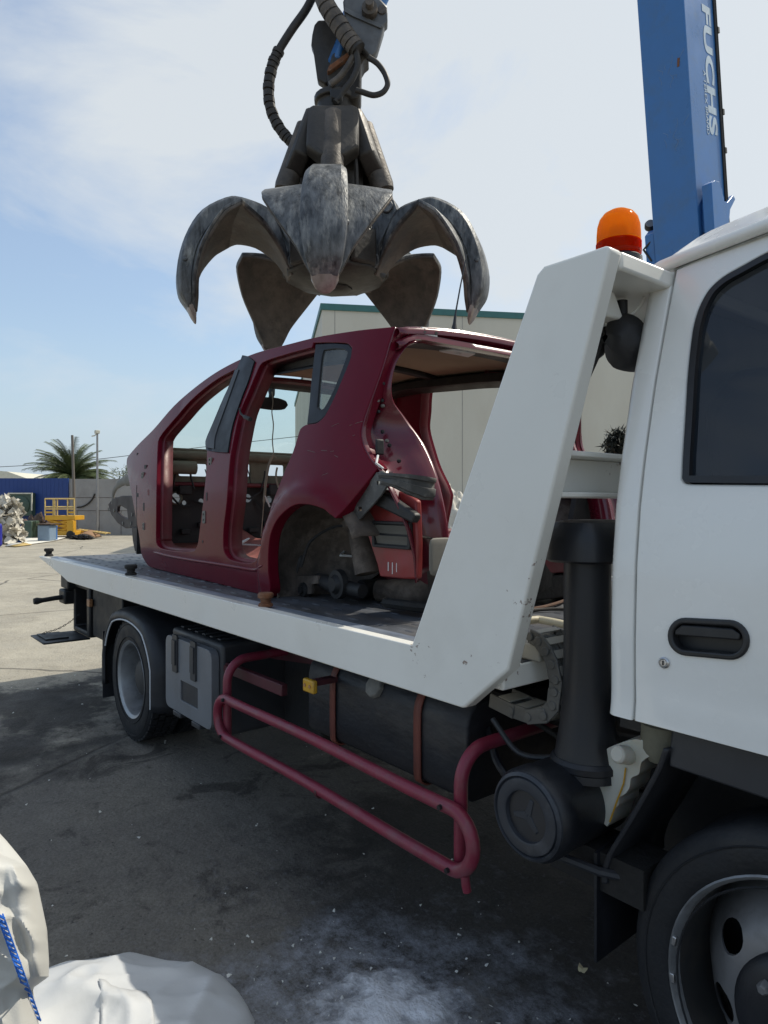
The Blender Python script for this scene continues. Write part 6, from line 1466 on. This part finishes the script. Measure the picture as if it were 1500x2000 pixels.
# white sacks on the ground beyond the truck
blob('white_sack', at(884, 1010, D=13) * 1 - Vector((0, 0, at(884, 1010, D=13).z)), .55, .55, 1.55, 'film', 'pale bulk sack seen between the car and the headboard post', 'sack', 21, 36, .22, 2.5)
blob('cream_sack', at(1190, 1010, D=11) - Vector((0, 0, at(1190, 1010, D=11).z)), .42, .5, 1.62, 'film', 'cream bulk sack seen between the cross beam and the cab', 'sack', 22, 36, .22, 2.5)
rp0 = root('tie_rope', at(1080, 1185, Z=DZ + .01), 'brown and black ropes lying across the front of the deck', 'rope')
MB().tube(crv([at(x, y, Z=DZ + .014) for x, y in ((980, 1196), (1020, 1192), (1060, 1186), (1095, 1176), (1122, 1165), (1180, 1150))], k=5), .008, 8).build('rope_strand', M['rope'], rp0)
MB().tube(crv([at(x, y, Z=DZ + .012) for x, y in ((985, 1200), (1030, 1193), (1070, 1190), (1125, 1190), (1190, 1192))], k=5), .007, 8).build('rope_strand', M['rubberhose'], rp0)

# ------------------------------------------------------------------ foreground: bulk bags, powder, litter
def bag_surface(c, rx, ry, h, seed, n=96, m=70):
    P = []
    for i in range(m + 1):
        f = i / m; row = []
        for j in range(n + 1):
            a = 2 * PI * j / n; ca, sa = math.cos(a), math.sin(a)
            e = .62
            sx = abs(ca) ** e * (1 if ca > 0 else -1); sy = abs(sa) ** e * (1 if sa > 0 else -1)
            g_ = 1.0 if f < .78 else math.sqrt(max(0, 1 - ((f - .78) / .22) ** 2)) * .9 + .1 * (1 - (f - .78) / .22)
            z = h * (f if f < .78 else .78 + .22 * math.sin((f - .78) / .22 * PI / 2))
            q = Vector((sx * 2.2, sy * 2.2, f * 2.6)) + Vector((seed, 0, 0))
            fold = .065 * noise.noise(Vector((a * 2.2 + seed, f * 1.5, seed))) + .05 * abs(noise.noise(Vector((a * 4 + f * 3.0, f * 2.2, seed + 3)))) + .018 * noise.noise(q * 4)
            k = g_ * (1 - .10 * f + fold * 1.5)
            row.append(Vector((c.x + rx * sx * k, c.y + ry * sy * k, max(.002, z + .03 * noise.noise(q * 1.3)))))
        P.append(row)
    return MB().grid(P)
bagR = root('bulk_bag', at(-40, 1900, D=1.55) * 1 - Vector((0, 0, at(-40, 1900, D=1.55).z)), 'tall white woven bulk bag with a blue stitched seam, nearest the camera', 'bulk bag')
def xr(y):                                              # right hand outline of the standing bag, row by row
    t = [(1600, -60), (1640, -28), (1668, 2), (1690, 52), (1725, 73), (1815, 92), (1880, 96), (1908, 95), (1930, 64), (1965, 70), (2010, 78), (2060, 84), (2140, 90), (2260, 92)]
    for (a, xa), (b, xb) in zip(t, t[1:]):
        if y <= b: return xa + (xb - xa) * (y - a) / (b - a)
    return t[-1][1]
bs_ = MB(); P = []
for i in range(121):
    y = 1606 + (2240 - 1606) * i / 120; row = []; x1 = xr(y); x0 = -330
    for j in range(90):
        f = j / 89; x = x0 + (x1 - x0) * f ** .8; e = x1 - x
        d = 1.40 + .10 * f ** 4 + .16 * math.exp(-e / 9) * (1 if y > 1640 else .6) + .10 * max(0, (1700 - y) / 94) ** 1.5
        d -= .010 * math.exp(-((x - (y - 1785) * .36) / 7) ** 2) * min(1, max(0, (y - 1760) / 60))
        d += .022 * math.exp(-((x - (y - 1785) * .30 - 26) / 12) ** 2) * min(1, max(0, (y - 1700) / 120))
        q = Vector((x * .012, y * .009, 3.3)); r1 = 1 - abs(noise.noise(q)) * 2; r2 = 1 - abs(noise.noise(q * 2.3 + Vector((4, 1, 0)))) * 2
        d += -.008 * max(0, r1) ** 2 - .003 * max(0, r2) ** 2 - .014 * max(0, 1 - 3 * abs(noise.noise(q * 1.1 + Vector((2, 7, 1))))) ** 2 + .015 * noise.noise(q * .5)
        if 1860 < y < 1925 and x > 30: d -= .012 * math.sin((y - 1860) / 65 * PI)
        p = at(x, y, D=d)
        if p.z < .003: p = at(x, y, Z=.003)
        row.append(p)
    last, first = row[-1].copy(), row[0].copy(); rd = ray(x1, CY).normalized()
    for k in range(1, 16): row.append(last.lerp(first, k / 15) + rd * (.34 * math.sin(PI * k / 15)))
    P.append(row)
bs_.grid(P); bs_.add(P[0][:-1], [tuple(range(len(P[0]) - 1))])
bagO = bs_.build('bag_body', M['bagwhite'], bagR, ang=50)
bv = BVHTree.FromPolygons([Vector(v) for v in bs_.v], bs_.f)
def onto(bvh, px, py, lift=.010):
    h = bvh.ray_cast(CO, ray(px, py).normalized()); return h[0] - ray(px, py).normalized() * lift if h[0] else None
sm = [onto(bv, 1 + (py - 1790) * .36, py) for py in range(1785, 2120, 11)]; sm = [s for s in sm if s]
if len(sm) > 4:
    st = MB()
    for i in range(len(sm) - 1):
        a, b = sm[i], sm[i + 1]; side_ = CR * .0062
        st.tube([a - side_, a.lerp(b, .8) + side_], .0026, 5); st.tube([a + side_, b + side_], .0015, 5); st.tube([a - side_, b - side_], .0015, 5)
    st.build('stitched_seam', M['stitch'], bagR)
# slumped bag / liner lying beside it
b2 = root('slumped_bag', (-1.92, .56, 0), 'torn white bag lying slumped on the ground beside the tall bag', 'bulk bag')
def hump(x, y):
    u = Vector((x + 1.93, y - .60, 0)); a = .5
    p = u.dot(Vector((.80, .60, 0))); q = u.dot(Vector((-.60, .80, 0)))
    r = math.sqrt((p / .45) ** 2 + (q / .34) ** 2) * (1 + .10 * noise.noise(Vector((math.atan2(q, p) * 1.2, 1, 4))))
    h = .145 * max(0, 1 - r ** 2.6) ** .55 if r < 1 else 0
    f = noise.noise(Vector((p * 4 + q * 2, q * 5, 3))) * .02 + (1 - 2 * abs(noise.noise(Vector((p * 2.2 + q * 1.5, q * 3 - p * 2, 8))))) ** 2 * .040 + (1 - 2 * abs(noise.noise(Vector((p * 6, q * 8 - p * 4, 2))))) ** 3 * .012 + max(0, 1 - 3.2 * abs(noise.noise(Vector((p * 3 + q * 4, q * 2 - p * 5, 5))))) ** 2 * .035
    return h * (1 + f * 4 - .12) if h > 0 else -.01
P = [[(lambda x, y: Vector((x, y, hump(x, y))))(-2.65 + 1.35 * i / 110, -.05 + 1.15 * j / 100) for j in range(101)] for i in range(111)]
b2m = MB().grid(P); b2m.build('bag_body', M['bagfilm'], b2, ang=80)
bv2 = BVHTree.FromPolygons([Vector(v) for v in b2m.v], b2m.f)
flp = [(193, 1912), (205, 1914), (218, 1925), (232, 1930), (255, 1934), (286, 1937), (296, 1955), (300, 1985), (302, 2030), (195, 2030), (198, 1985), (195, 1950), (197, 1930)]
v2, f2_ = cdt([(a, b) for a, b in flp], (), 7)
pts = [(p, onto(bv2, p[0], p[1], .006 + .004 * abs(noise.noise(Vector((p[0] * .03, p[1] * .03, 1)))))) for p in v2]
if all(q is not None for _, q in pts): MB().add([q for _, q in pts], f2_).build('torn_flap', M['bagfilm'], b2, solid=.003, ang=70)
# white powder heap
P = []
for i in range(91):
    row = []
    for j in range(91):
        x, y = -2.35 + 1.5 * i / 90, .62 + 1.25 * j / 90
        u, v = (x + 1.52) / .34, (y - 1.27) / .27; r2 = u * u + v * v
        h = .042 * math.exp(-r2 * 1.3) + .013 * noise.fractal(Vector((x * 11, y * 11, 2)), .7, 2, 5) * math.exp(-r2 * .35) + .006 * noise.noise(Vector((x * 40, y * 40, 3))) * math.exp(-r2 * .5) - .0115
        row.append(Vector((x, y, h)))
    P.append(row)
tag(MB().grid(P).build('powder_heap', M['powder'], None, ang=80), kind='stuff')
cpm = MB(); rnd = random.Random(11)
def chip(mb, x, y, s, z=0):
    vs = [Vector((x + s * rnd.uniform(-1, 1), y + s * rnd.uniform(-1, 1), z + (s * rnd.uniform(.2, .9) if k > 3 else -.001))) for k in range(7)]
    b = bmesh.new(); [b.verts.new(v) for v in vs]; bmesh.ops.convex_hull(b, input=b.verts); b.verts.index_update(); b.verts.ensure_lookup_table()
    mb.add([v.co.copy() for v in b.verts], [[v.index for v in f.verts] for f in b.faces]); b.free()
for k in range(240):
    r = abs(rnd.gauss(0, .38)); a = rnd.uniform(0, 2 * PI); chip(cpm, -1.52 + r * math.cos(a) * 1.3, 1.27 + r * math.sin(a) * .95, rnd.choice([.0022, .003, .0045, .007]), .001)
for k in range(70): chip(cpm, rnd.uniform(-6.5, -.6), rnd.uniform(.5, 2.6), rnd.choice([.003, .004, .006, .009]))
tag(cpm.build('powder_crumbs', M['stone'], None), kind='stuff')
for (px, py, s, m, lb) in ((455, 1938, .020, 'sunspot', 'yellowish painted sun spot on the dark concrete right of the slumped bag'), (1134, 1892, .016, 'sunspot', 'yellowish painted sun spot on the ground left of the front wheel'), (447, 1905, .010, 'stone', 'small white chip just above the yellowish sun spot')):  # the two yellowish ones are spots of sunlight put in as coloured pieces
    q = floorpt(px, py); b = MB(); chip(b, q.x, q.y, s); chip(b, q.x + s * .5, q.y, s * .8); tag(b.build('chip_and_sunspot', M[m], None, ang=20), lb, 'stone chip', 'loose chips on the yard floor')
